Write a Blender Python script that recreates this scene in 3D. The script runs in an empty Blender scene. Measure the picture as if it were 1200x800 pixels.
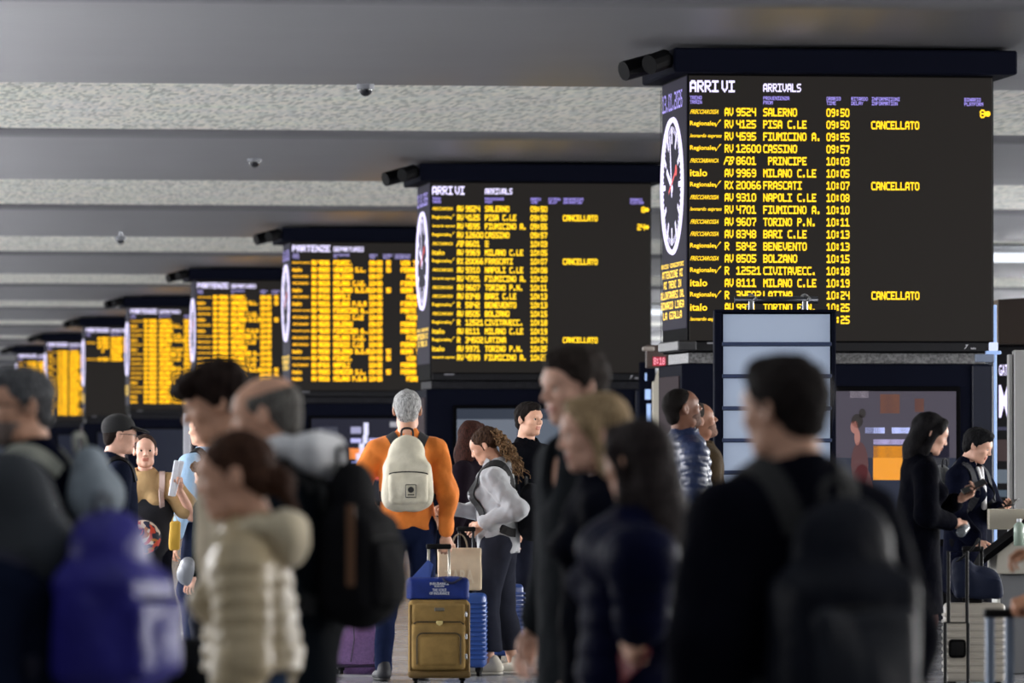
import bpy, bmesh, math, random
import numpy as np
from mathutils import Vector, Matrix, Euler

SC = bpy.context.scene
COL = SC.collection
rnd = random.Random(7)

# ------------------------------------------------------------------ camera, sky, exposure
CAM_H = 1.42                      # eye height of the photographer
F_PX = 6667.0                     # 200 mm lens, 1200 px wide frame
YAW = math.atan(850 / F_PX)       # the lens looks right of the hall's long axis
HZ = 531.0                        # horizon row
PITCH = math.atan((HZ - 400) / F_PX)
cam_data = bpy.data.cameras.new('camera')
cam = bpy.data.objects.new('camera', cam_data)
COL.objects.link(cam)
cam.location = (0, 0, CAM_H)
cam.rotation_euler = (math.pi / 2 + PITCH, 0, -YAW)
cam_data.sensor_width = 36.0
cam_data.lens = F_PX * 36.0 / 1200.0
cam_data.clip_start = 0.5
cam_data.clip_end = 2000
cam_data.dof.use_dof = True
cam_data.dof.focus_distance = 40.0
cam_data.dof.aperture_fstop = 4.6
SC.camera = cam

world = bpy.data.worlds.new('sky')
SC.world = world
world.use_nodes = True
_bg = world.node_tree.nodes['Background']
_bg.inputs[0].default_value = (0.80, 0.90, 1.0, 1)
_bg.inputs[1].default_value = 0.06

SC.view_settings.view_transform = 'Standard'
SC.view_settings.look = 'None'
SC.view_settings.gamma = 1.0
SC.view_settings.use_curve_mapping = False
SC.view_settings.exposure = 0.0
SC.cycles.max_bounces = 6
SC.cycles.diffuse_bounces = 4
SC.cycles.glossy_bounces = 3
SC.cycles.caustics_reflective = False
SC.cycles.caustics_refractive = False
SC.cycles.sample_clamp_indirect = 6

# added, unseen area lights; the one on the right stands for assumed daylight
def area_light(name, loc, aim, sx, sy, power, color):
    l = bpy.data.lights.new(name, 'AREA')
    l.shape = 'RECTANGLE'; l.size = sx; l.size_y = sy; l.energy = power; l.color = color
    o = bpy.data.objects.new(name, l); COL.objects.link(o)
    o.location = loc
    o.rotation_euler = (Vector(aim) - Vector(loc)).to_track_quat('-Z', 'Y').to_euler()
    return o
ADDED_SIDE_POWER = 4200
ADDED_UPLIGHT = 10500
ADDED_LAMP_DOWN = 4600.0
_l = area_light('added_side_light', (22, 27, 4.6), (5, 27, 1.2), 34, 3.5, ADDED_SIDE_POWER, (1.0, 0.96, 0.90))  # added, unseen side light on the people; daylight from the right is assumed
_d = (Vector((4, 0, 1.2)) - Vector((22, 0, 4.6))).normalized(); _z = -_d; _y = Vector((0, 1, 0))
_l.rotation_euler = Matrix((_y, _z.cross(_y), _z)).transposed().to_euler()
area_light('added_top_light', (4, 12, 7.0), (5, 15, 0), 16, 16, 380, (0.92, 0.96, 1.0))  # added, unseen top light that brightens heads and shoulders in the foreground
# added, unseen uplights along both sides of the hall brighten the ceiling
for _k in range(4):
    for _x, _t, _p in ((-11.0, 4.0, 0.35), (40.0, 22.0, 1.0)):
        _l = area_light('added_uplight', (_x, 44 + 56 * _k, 2.9), (_t, 44 + 56 * _k, 5.6), 54, 0.5, ADDED_UPLIGHT * _p, (0.97, 0.98, 1.0))
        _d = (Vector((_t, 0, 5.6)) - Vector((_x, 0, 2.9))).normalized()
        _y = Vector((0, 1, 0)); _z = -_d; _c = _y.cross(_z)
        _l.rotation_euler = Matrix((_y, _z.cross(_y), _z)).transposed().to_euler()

# ------------------------------------------------------------------ picture to place
F0 = Vector((math.sin(YAW), math.cos(YAW), 0))
R0 = Vector((math.cos(YAW), -math.sin(YAW), 0))
def G(px, D, z=0.0):
    """ground point seen in column px at distance D"""
    p = F0 * D + R0 * ((px - 600) / F_PX * D)
    return Vector((p.x, p.y, z))
def Z(py, D):
    """height of a point seen in row py at distance D"""
    return CAM_H + (HZ - py) / F_PX * D
def P(px, py, D):
    return G(px, D, Z(py, D))

# ------------------------------------------------------------------ materials
def lin(c):
    r = []
    for v in c[:3]:
        v = v / 255.0
        r.append(v / 12.92 if v <= 0.04045 else ((v + 0.055) / 1.055) ** 2.4)
    return (r[0], r[1], r[2], 1.0)
_mats = {}
def mat(name, color, rough=0.7, metal=0.0, noise=0.0, nscale=20.0, bump=0.0, bscale=200.0,
        emit=None, estr=1.0, ior=None, spec=0.5, stretch=None, alpha=None, trans=0.0, sheen=0.0, ncolor=None):
    if name in _mats: return _mats[name]
    m = bpy.data.materials.new(name); m.use_nodes = True
    nt = m.node_tree; b = nt.nodes['Principled BSDF']
    c = lin(color)
    b.inputs['Base Color'].default_value = c
    b.inputs['Roughness'].default_value = rough
    b.inputs['Metallic'].default_value = metal
    b.inputs['Specular IOR Level'].default_value = spec
    if ior: b.inputs['IOR'].default_value = ior
    if sheen: b.inputs['Sheen Weight'].default_value = sheen
    if trans: b.inputs['Transmission Weight'].default_value = trans
    if emit:
        b.inputs['Emission Color'].default_value = lin(emit)
        b.inputs['Emission Strength'].default_value = estr
    if noise or bump:
        tc = nt.nodes.new('ShaderNodeTexCoord')
        src = tc.outputs['Object']
        if stretch:
            mp = nt.nodes.new('ShaderNodeMapping'); mp.inputs['Scale'].default_value = stretch
            nt.links.new(src, mp.inputs['Vector']); src = mp.outputs['Vector']
    if noise:
        n = nt.nodes.new('ShaderNodeTexNoise'); n.inputs['Scale'].default_value = nscale
        n.inputs['Detail'].default_value = 3
        nt.links.new(src, n.inputs['Vector'])
        mx = nt.nodes.new('ShaderNodeMix'); mx.data_type = 'RGBA'
        lo = ncolor and lin(ncolor) or tuple(max(0, v * (1 - noise)) for v in c[:3]) + (1,)
        hi = tuple(min(1, v * (1 + noise)) for v in c[:3]) + (1,)
        rp = nt.nodes.new('ShaderNodeMapRange')
        rp.inputs['From Min'].default_value = 0.35; rp.inputs['From Max'].default_value = 0.65
        nt.links.new(n.outputs['Fac'], rp.inputs['Value'])
        nt.links.new(rp.outputs['Result'], mx.inputs[0])
        mx.inputs[6].default_value = lo; mx.inputs[7].default_value = hi
        nt.links.new(mx.outputs[2], b.inputs['Base Color'])
    if bump:
        n2 = nt.nodes.new('ShaderNodeTexNoise'); n2.inputs['Scale'].default_value = bscale
        nt.links.new(src, n2.inputs['Vector'])
        bp = nt.nodes.new('ShaderNodeBump'); bp.inputs['Strength'].default_value = bump
        bp.inputs['Distance'].default_value = 0.01
        nt.links.new(n2.outputs['Fac'], bp.inputs['Height'])
        nt.links.new(bp.outputs['Normal'], b.inputs['Normal'])
    _mats[name] = m
    return m
def emis(name, color, strength=1.0):
    return mat(name, (10, 10, 10), rough=0.6, emit=color, estr=strength)

# ------------------------------------------------------------------ objects
def tag(o, label=None, cat=None, group=None, kind=None):
    if label: o['label'] = label
    if cat: o['category'] = cat
    if group: o['group'] = group
    if kind: o['kind'] = kind
    return o
def empty(name, loc=(0, 0, 0), rz=0.0, label=None, cat=None, group=None, kind=None):
    o = bpy.data.objects.new(name, None); COL.objects.link(o)
    o.location = loc; o.rotation_euler = (0, 0, rz); o.empty_display_size = 0.1
    return tag(o, label, cat, group, kind)
def link(name, me, parent=None, loc=None):
    o = bpy.data.objects.new(name, me); COL.objects.link(o)
    if parent is not None: o.parent = parent
    if loc is not None: o.location = loc
    return o
def mesh_np(name, V, Q, m, smooth=True, mi=None):
    """mesh from numpy arrays, Q is (n,4) or (n,3)"""
    me = bpy.data.meshes.new(name)
    n, k = Q.shape
    me.vertices.add(len(V)); me.vertices.foreach_set('co', np.ascontiguousarray(V, dtype=np.float32).ravel())
    me.loops.add(n * k); me.loops.foreach_set('vertex_index', np.ascontiguousarray(Q, dtype=np.int32).ravel())
    me.polygons.add(n)
    me.polygons.foreach_set('loop_start', np.arange(0, n * k, k, dtype=np.int32))
    me.polygons.foreach_set('use_smooth', np.full(n, smooth))
    ms = m if isinstance(m, (list, tuple)) else [m]
    for q in ms: me.materials.append(q)
    if mi is not None: me.polygons.foreach_set('material_index', np.ascontiguousarray(mi, dtype=np.int32))
    me.update(calc_edges=True); me.validate()
    return me

class MB:
    """collects boxes, tubes and plates; build() links them as ONE mesh object"""
    def __init__(s): s.v = []; s.f = []
    def add(s, vs, fs):
        o = len(s.v); s.v += [tuple(v) for v in vs]; s.f += [tuple(i + o for i in f) for f in fs]; return s
    def box(s, x0, x1, y0, y1, z0, z1, M=None):
        vs = [Vector((x, y, z)) for x in (x0, x1) for y in (y0, y1) for z in (z0, z1)]
        if M is not None: vs = [M @ v for v in vs]
        return s.add(vs, [(0, 1, 3, 2), (4, 6, 7, 5), (0, 4, 5, 1), (2, 3, 7, 6), (0, 2, 6, 4), (1, 5, 7, 3)])
    def rbox(s, x0, x1, y0, y1, z0, z1, r=0.02, seg=2, M=None):
        bm = bmesh.new(); bmesh.ops.create_cube(bm, size=1)
        for v in bm.verts:
            v.co = Vector(((x0 + x1) / 2 + v.co.x * (x1 - x0), (y0 + y1) / 2 + v.co.y * (y1 - y0), (z0 + z1) / 2 + v.co.z * (z1 - z0)))
        bmesh.ops.bevel(bm, geom=bm.edges[:], offset=r, segments=seg, profile=0.5, affect='EDGES')
        bm.verts.index_update()
        vs = [v.co.copy() for v in bm.verts]
        if M is not None: vs = [M @ v for v in vs]
        fs = [[v.index for v in f.verts] for f in bm.faces]; bm.free()
        return s.add(vs, fs)
    def tube(s, pts, r, n=8, cap=True, closed=False):
        pts = [Vector(p) for p in pts]; rings = []
        up = None
        for i, p in enumerate(pts):
            a = pts[i - 1] if (i > 0 or closed) else p
            b = pts[(i + 1) % len(pts)] if (i < len(pts) - 1 or closed) else p
            t = (b - a).normalized()
            if up is None:
                up = Vector((0, 0, 1)) if abs(t.z) < 0.9 else Vector((1, 0, 0))
            u = t.cross(up).normalized(); w = u.cross(t).normalized(); up = w
            rr = r[i] if isinstance(r, (list, tuple)) else r
            rings.append([p + (u * math.cos(2 * math.pi * k / n) + w * math.sin(2 * math.pi * k / n)) * rr for k in range(n)])
        vs = [v for rg in rings for v in rg]; fs = []
        L = len(pts)
        for i in range(L if closed else L - 1):
            j = (i + 1) % L
            for k in range(n):
                fs.append((i * n + k, i * n + (k + 1) % n, j * n + (k + 1) % n, j * n + k))
        if cap and not closed:
            fs.append(tuple(range(n - 1, -1, -1))); fs.append(tuple((L - 1) * n + k for k in range(n)))
        return s.add(vs, fs)
    def ribbon(s, pts, nrm, w, t):
        """flat strap: pts, outward normals, half width w, thickness t"""
        pts = [Vector(p) for p in pts]; vs = []; fs = []
        for i, p in enumerate(pts):
            a = pts[max(0, i - 1)]; b = pts[min(len(pts) - 1, i + 1)]
            tn = (b - a).normalized(); nn = Vector(nrm[i]).normalized()
            u = tn.cross(nn).normalized()
            vs += [p - u * w, p + u * w, p + u * w + nn * t, p - u * w + nn * t]
        for i in range(len(pts) - 1):
            for k in range(4):
                fs.append((i * 4 + k, i * 4 + (k + 1) % 4, i * 4 + 4 + (k + 1) % 4, i * 4 + 4 + k))
        fs.append((3, 2, 1, 0)); e = (len(pts) - 1) * 4; fs.append((e, e + 1, e + 2, e + 3))
        return s.add(vs, fs)
    def build(s, name, m, parent=None, loc=None, smooth=False, bevel=0.0):
        me = bpy.data.meshes.new(name); me.from_pydata(s.v, [], s.f)
        bm = bmesh.new(); bm.from_mesh(me)
        bmesh.ops.recalc_face_normals(bm, faces=bm.faces[:])
        bm.to_mesh(me); bm.free()
        me.materials.append(m)
        if smooth:
            me.polygons.foreach_set('use_smooth', np.ones(len(me.polygons), dtype=bool))
        me.update()
        o = link(name, me, parent, loc)
        if bevel:
            b = o.modifiers.new('b', 'BEVEL'); b.width = bevel; b.segments = 2; b.limit_method = 'ANGLE'
        return o
# ------------------------------------------------------------------ smooth solid modelling
# a solid is a list of round-ended limbs, ellipsoids and soft boxes blended together, then meshed
def C(a, b, ra, rb=None, k=0.03, flat=None, baf=None, sub=False):
    return dict(t='c', a=np.array(a, float), b=np.array(b, float), ra=ra, rb=ra if rb is None else rb, k=k, flat=flat, baf=baf, sub=sub)
def E(c, r, k=0.03, M=None, sub=False):
    return dict(t='e', c=np.array(c, float), r=np.array(r, float), k=k, M=M, sub=sub)
def B(c, h, r=0.02, k=0.01, M=None, sub=False):
    return dict(t='b', c=np.array(c, float), h=np.array(h, float), r=r, k=k, M=M, sub=sub)
def PL(n, d, k=0.008):
    n = np.array(n, float); n /= np.linalg.norm(n)
    return dict(t='p', n=n, d=d, k=k)
def _bbox(p):
    if p['t'] == 'c':
        r = max(p['ra'], p['rb']) + 0.02
        return np.minimum(p['a'], p['b']) - r, np.maximum(p['a'], p['b']) + r
    if p['t'] == 'e':
        r = p['r'].max() if p['M'] is not None else p['r']; return p['c'] - r, p['c'] + r
    if p['t'] == 'b':
        r = np.linalg.norm(p['h']) if p['M'] is not None else p['h']; return p['c'] - r, p['c'] + r
def _dist(p, x, y, z):
    if p['t'] == 'c':
        a = p['a']; ab = p['b'] - a; L2 = max(float(ab @ ab), 1e-12)
        qx = x - a[0]; qy = y - a[1]; qz = z - a[2]
        s = (qx * ab[0] + qy * ab[1] + qz * ab[2]) / L2
        t = np.clip(s, 0, 1)
        dx = qx - t * ab[0]; dy = qy - t * ab[1]; dz = qz - t * ab[2]
        r = p['ra'] + (p['rb'] - p['ra']) * t
        if p['baf']:
            sp, am, mode = p['baf']
            ph = z / sp if mode == 'z' else t * math.sqrt(L2) / sp
            r = r + am * (np.abs(np.sin(np.pi * ph)) ** 0.7 - 0.5)
        if p['flat'] is not None:
            u, sc = p['flat']; u = np.array(u, float); u = u / np.linalg.norm(u)
            du = dx * u[0] + dy * u[1] + dz * u[2]; g = du * (1 / sc - 1)
            dx = dx + g * u[0]; dy = dy + g * u[1]; dz = dz + g * u[2]
            n = np.sqrt(dx * dx + dy * dy + dz * dz)
            # first-order distance correction
            gu = np.abs(du) / np.maximum(n, 1e-6) / sc
            grad = np.sqrt(1 + np.minimum(gu, 1.0) ** 2 * (1 / sc ** 2 - 1) * 0.9)
            return (n - r) / grad
        return np.sqrt(dx * dx + dy * dy + dz * dz) - r
    X = x - p['c'][0]; Y = y - p['c'][1]; W = z - p['c'][2]
    M = p['M']
    if M is not None:   # world to local = transpose
        X, Y, W = (M[0][0] * X + M[1][0] * Y + M[2][0] * W, M[0][1] * X + M[1][1] * Y + M[2][1] * W, M[0][2] * X + M[1][2] * Y + M[2][2] * W)
    if p['t'] == 'e':
        r = p['r']
        k0 = np.sqrt((X / r[0]) ** 2 + (Y / r[1]) ** 2 + (W / r[2]) ** 2)
        k1 = np.sqrt((X / r[0] ** 2) ** 2 + (Y / r[1] ** 2) ** 2 + (W / r[2] ** 2) ** 2)
        return k0 * (k0 - 1) / np.maximum(k1, 1e-6)
    h = p['h'] - p['r']
    qx = np.abs(X) - h[0]; qy = np.abs(Y) - h[1]; qz = np.abs(W) - h[2]
    return np.sqrt(np.maximum(qx, 0) ** 2 + np.maximum(qy, 0) ** 2 + np.maximum(qz, 0) ** 2) + np.minimum(np.maximum(qx, np.maximum(qy, qz)), 0) - p['r']
def _smin(a, b, k):
    h = np.maximum(k - np.abs(a - b), 0) / k
    return np.minimum(a, b) - h * h * k * 0.25
_KV = np.random.RandomState(3).normal(size=(8, 3)); _KV /= np.linalg.norm(_KV, axis=1)[:, None]
def folds(x, y, z, fr, seed=0):
    o = seed * 1.7; n = 0
    for i in range(4):
        k = _KV[i] * fr * (0.7 + 0.35 * i); j = _KV[i + 4] * fr * 0.6
        n = n + np.sin(x * k[0] + y * k[1] + z * k[2] * 0.7 + o * (i + 1) + 1.6 * np.sin(x * j[0] + y * j[1] + z * j[2] + o))
    # sharper creases that run across the cloth
    c = 0
    for i in (1, 4, 6):
        k = _KV[i] * fr * 0.55; j = _KV[(i + 3) % 8] * fr * 0.4
        s = np.abs(np.sin(x * k[0] * 0.7 + y * k[1] * 0.7 + z * (k[2] + fr * 0.35) + o * i + 1.3 * np.sin(x * j[0] + y * j[1] + z * j[2] + 2 * o)))
        c = c + (1 - s) ** 3
    return n * 0.22 + c * 0.45 - 0.2
def field_at(prims, pts):
    x, y, z = pts[:, 0], pts[:, 1], pts[:, 2]
    f = np.full(len(pts), 1.0)
    for p in prims:
        if p['t'] == 'p' or p.get('sub'): continue
        f = _smin(f, _dist(p, x, y, z), p['k'])
    return f
def solid(prims, res=0.012, wrinkle=None, axes=None, seed=0):
    """returns verts (n,3), quads (m,4)"""
    pos = [p for p in prims if p['t'] != 'p' and not p.get('sub')]
    lo = np.min([_bbox(p)[0] for p in pos], axis=0) - 2.5 * res; hi = np.max([_bbox(p)[1] for p in pos], axis=0) + 2.5 * res
    ax = [np.arange(lo[i], hi[i] + res, res) for i in range(3)]
    n = [len(a) for a in ax]
    f = np.full(n, 0.5, dtype=np.float32)
    def sl(p, pad):
        a, b = _bbox(p); s = []
        for i in range(3):
            i0 = max(0, int((a[i] - pad - lo[i]) / res)); i1 = min(n[i], int((b[i] + pad - lo[i]) / res) + 2); s.append(slice(i0, max(i1, i0)))
        return tuple(s)
    def grid(s): return ax[0][s[0]][:, None, None], ax[1][s[1]][None, :, None], ax[2][s[2]][None, None, :]
    for p in prims:
        if p['t'] == 'p':
            g = grid((slice(None),) * 3); d = g[0] * p['n'][0] + g[1] * p['n'][1] + g[2] * p['n'][2] - p['d']
            f = -_smin(-f, -(d + np.zeros_like(f)), p['k'])
        elif p.get('sub'):
            s = sl(p, p['k'] + 0.01); d = -_dist(p, *grid(s)); f[s] = -_smin(-f[s], -d, p['k'])
        else:
            s = sl(p, p['k'] + 0.02)
            d = _dist(p, *grid(s)); f[s] = _smin(f[s], d, p['k'])
    if wrinkle:
        am, fr = wrinkle
        i, j, k = np.nonzero(np.abs(f) < am + 3 * res)
        f[i, j, k] += am * folds(ax[0][i], ax[1][j], ax[2][k], fr, seed)
    return nets(f, ax)
def nets(f, ax):
    n = f.shape
    neg = f < 0
    c = np.zeros((n[0] - 1, n[1] - 1, n[2] - 1), dtype=np.int8)
    for dx in (0, 1):
        for dy in (0, 1):
            for dz in (0, 1):
                c += neg[dx:n[0] - 1 + dx, dy:n[1] - 1 + dy, dz:n[2] - 1 + dz]
    I, J, K = np.nonzero((c > 0) & (c < 8))
    idx = np.full(c.shape, -1, dtype=np.int32); idx[I, J, K] = np.arange(len(I))
    acc = np.zeros((len(I), 3)); cnt = np.zeros(len(I))
    for a in range(3):
        o1, o2 = [q for q in range(3) if q != a]
        for u in (0, 1):
            for v in (0, 1):
                o = [0, 0, 0]; o[o1] = u; o[o2] = v; e = list(o); e[a] = 1
                fa = f[I + o[0], J + o[1], K + o[2]]; fb = f[I + e[0], J + e[1], K + e[2]]
                m = (fa < 0) != (fb < 0)
                t = np.where(m, fa / np.where(m, fa - fb, 1), 0)
                pt = [o[0] + 0 * t, o[1] + 0 * t, o[2] + 0 * t]; pt[a] = t
                for q in range(3): acc[:, q] += np.where(m, pt[q], 0)
                cnt += m
    acc /= cnt[:, None]
    st = [a[1] - a[0] for a in ax]
    V = np.stack([ax[0][I] + acc[:, 0] * st[0], ax[1][J] + acc[:, 1] * st[1], ax[2][K] + acc[:, 2] * st[2]], 1)
    quads = []
    for a in range(3):
        s0 = [slice(None)] * 3; s1 = [slice(None)] * 3; s0[a] = slice(0, -1); s1[a] = slice(1, None)
        ch = neg[tuple(s0)] != neg[tuple(s1)]
        o1, o2 = [q for q in range(3) if q != a]
        e = list(np.nonzero(ch))
        ok = (e[o1] > 0) & (e[o2] > 0) & (e[o1] < c.shape[o1]) & (e[o2] < c.shape[o2])
        e = [q[ok] for q in e]
        first = neg[tuple(e)]
        def cell(d1, d2):
            q = list(e); q[o1] = e[o1] - d1; q[o2] = e[o2] - d2; return idx[tuple(q)]
        Q = np.stack([cell(0, 0), cell(1, 0), cell(1, 1), cell(0, 1)], 1)
        flip = first if a != 1 else ~first
        Q[flip] = Q[flip][:, ::-1]
        quads.append(Q)
    Q = np.concatenate(quads); Q = Q[(Q >= 0).all(1)][:, ::-1]
    return V, Q
def solid_obj(name, prims, m, parent, res=0.012, wrinkle=None, seed=0, T=None):
    V, Q = solid(prims, res, wrinkle, seed=seed)
    if T is not None: V = xf(V, T)
    return link(name, mesh_np(name, V, Q, m), parent)
def xf(V, T):
    T = np.array(T); return V @ T[:3, :3].T + T[:3, 3]
# ------------------------------------------------------------------ people
def V3(*a): return np.array(a, float)
def rotm(yaw=0, pitch=0, roll=0):
    """yaw to the left, pitch downwards, roll to the right, in degrees"""
    return np.array(Matrix.Rotation(math.radians(yaw), 3, 'Z') @ Matrix.Rotation(math.radians(-pitch), 3, 'X') @ Matrix.Rotation(math.radians(roll), 3, 'Y'))
def mat4(R=None, t=(0, 0, 0), s=1.0):
    M = np.eye(4)
    M[:3, :3] = (np.eye(3) if R is None else np.array(R)) * s; M[:3, 3] = t
    return M
_head_cache = {}
def head_mesh(sex):
    if sex in _head_cache: return _head_cache[sex]
    m = sex == 'm'
    j = 1.0 if m else 0.93
    p = [E((0, -0.014, 0.032), (0.075, 0.096, 0.083), k=0.02),
         E((0, 0.030, -0.038), (0.062 * j, 0.064, 0.075), k=0.035),
         E((0, 0.050, 0.030), (0.056, 0.045, 0.050), k=0.03),
         C((-0.036 * j, 0.02, -0.082), (0.036 * j, 0.02, -0.082), 0.026, k=0.03),
         E((0, 0.070, -0.095), (0.021, 0.02, 0.019), k=0.025),
         C((-0.03, 0.082, 0.024), (0.03, 0.082, 0.024), 0.010 if m else 0.007, k=0.02),
         E((0.041 * j, 0.060, -0.022), (0.022, 0.022, 0.02), k=0.02), E((-0.041 * j, 0.060, -0.022), (0.022, 0.022, 0.02), k=0.02),
         E((0.032, 0.104, 0.003), (0.018, 0.017, 0.011), k=0.012, sub=True), E((-0.032, 0.104, 0.003), (0.018, 0.017, 0.011), k=0.012, sub=True),
         C((0, 0.088, 0.012), (0, 0.110 if m else 0.107, -0.026), 0.0065, 0.0105 if m else 0.009, k=0.012),
         E((0.011, 0.097, -0.031), (0.008, 0.011, 0.007), k=0.006), E((-0.011, 0.097, -0.031), (0.008, 0.011, 0.007), k=0.006),
         C((-0.016, 0.088, -0.056), (0.016, 0.088, -0.056), 0.0065, k=0.008, flat=((0, 1, 0), 1.0)),
         C((-0.013, 0.087, -0.066), (0.013, 0.087, -0.066), 0.0075, k=0.008),
         C((-0.024, 0.098, -0.0615), (0.024, 0.098, -0.0615), 0.0045, k=0.004, sub=True),
         C((-0.031, 0.083, 0.013), (-0.020, 0.085, 0.012), 0.006, k=0.008), C((0.020, 0.085, 0.012), (0.031, 0.083, 0.013), 0.006, k=0.008),
         C((0, -0.022, -0.06), (0, -0.042, -0.17), 0.055 if m else 0.047, 0.06 if m else 0.05, k=0.03)]
    for s in (-1, 1):
        R = np.array(Matrix.Rotation(s * 0.35, 3, 'Z'))
        p += [E((s * 0.079, -0.010, -0.004), (0.009, 0.020, 0.032), k=0.008, M=R), E((s * 0.088, -0.006, 0.0), (0.006, 0.010, 0.016), k=0.005, M=R, sub=True)]
    V, Q = solid(p, 0.0042)
    c = V[Q].mean(1)
    lips = (np.abs(c[:, 0]) < 0.025) & (c[:, 1] > 0.084) & (c[:, 2] < -0.049) & (c[:, 2] > -0.0745)
    _head_cache[sex] = (V, Q, lips.astype(np.int32))
    return _head_cache[sex]
_hand_cache = {}
POSE = {'relax': (0.35, 0.45, 0.35, 0.25), 'grip': (1.25, 1.25, 0.7, 0.9), 'hold': (0.75, 0.8, 0.45, 0.55), 'flat': (0.1, 0.15, 0.1, 0.1)}
def hand_mesh(pose, side):
    key = (pose, side)
    if key in _hand_cache: return _hand_cache[key]
    a1, a2, a3, th = POSE[pose]
    p = [C((0, -0.03, 0), (0, 0.02, 0), 0.027, 0.03, k=0.02, flat=((0, 0, 1), 0.75)),
         C((-0.018, 0.03, 0), (-0.022, 0.082, 0), 0.022, 0.019, k=0.02, flat=((0, 0, 1), 0.62)),
         C((0.018, 0.03, 0), (0.020, 0.086, 0), 0.022, 0.019, k=0.02, flat=((0, 0, 1), 0.62))]
    for i, (x, L, r) in enumerate(((-0.033, 0.068, 0.0078), (-0.012, 0.084, 0.0088), (0.010, 0.090, 0.009), (0.031, 0.082, 0.0088))):
        q = V3(x, 0.088 + (0.004 if 0 < i else -0.006), 0); an = 0.0; sp = (i - 1.5) * 0.05
        for frac, da in ((0.45, a1 * (1 + 0.1 * (1.5 - i) * 0.5)), (0.32, a2), (0.23, a3)):
            an += da
            d = V3(math.sin(sp) * math.cos(an), math.cos(an), -math.sin(an)) * L * frac
            p.append(C(q, q + d, r, r * 0.93, k=0.004)); q = q + d; r *= 0.95
    q = V3(0.022, 0.022, -0.006); q2 = q + V3(0.027, 0.030, -0.010); q3 = q2 + V3(0.012 - 0.02 * th, 0.028, -0.012 * (1 + th)); q4 = q3 + V3(-0.006 - 0.014 * th, 0.022, -0.006)
    p += [C(q, q2, 0.016, 0.013, k=0.012), C(q2, q3, 0.0115, 0.0105, k=0.005), C(q3, q4, 0.0105, 0.0088, k=0.004)]
    V, Q = solid(p, 0.0042)
    if side == 'R':
        V = V * V3(-1, 1, 1); Q = Q[:, ::-1]
    _hand_cache[key] = (V, Q)
    return _hand_cache[key]
def _sphere(n=12, m=8):
    V = []; Q = []
    for i in range(m + 1):
        for k in range(n):
            a = math.pi * i / m; b = 2 * math.pi * k / n
            V.append((math.sin(a) * math.cos(b), math.cos(a), math.sin(a) * math.sin(b)))
    for i in range(m):
        for k in range(n): Q.append((i * n + k, i * n + (k + 1) % n, (i + 1) * n + (k + 1) % n, (i + 1) * n + k))
    return np.array(V), np.array(Q)
SKIN = {'fair': (216, 168, 146), 'light': (205, 156, 130), 'tan': (176, 124, 96), 'brown': (118, 78, 60), 'ruddy': (150, 104, 82)}
def skin_mat(k): return mat('skin_' + k, SKIN[k], rough=0.5, noise=0.06, nscale=30, spec=0.4)
def lip_mat(k): c = SKIN[k]; return mat('lips_' + k, (int(c[0] * .86), int(c[1] * .70), int(c[2] * .68)), rough=0.4)
def hair_mat(name, c, hi=None):
    return mat('hair_' + name, tuple(int(v * 0.85) for v in (hi or c)), rough=0.7, spec=0.08, noise=0.25, nscale=60, stretch=(3, 3, 0.6), ncolor=c, bump=0.5, bscale=160)

def ik(S, W, l1, l2, pole):
    S = np.array(S, float); W = np.array(W, float); d = W - S; L = np.linalg.norm(d)
    Lc = min(L, (l1 + l2) * 0.999); u = d / L
    a = (l1 * l1 - l2 * l2 + Lc * Lc) / (2 * Lc); h = math.sqrt(max(l1 * l1 - a * a, 0))
    p = np.array(pole, float); p = p - u * (p @ u); p /= max(np.linalg.norm(p), 1e-6)
    return S + u * a + p * h, S + u * Lc

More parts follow.
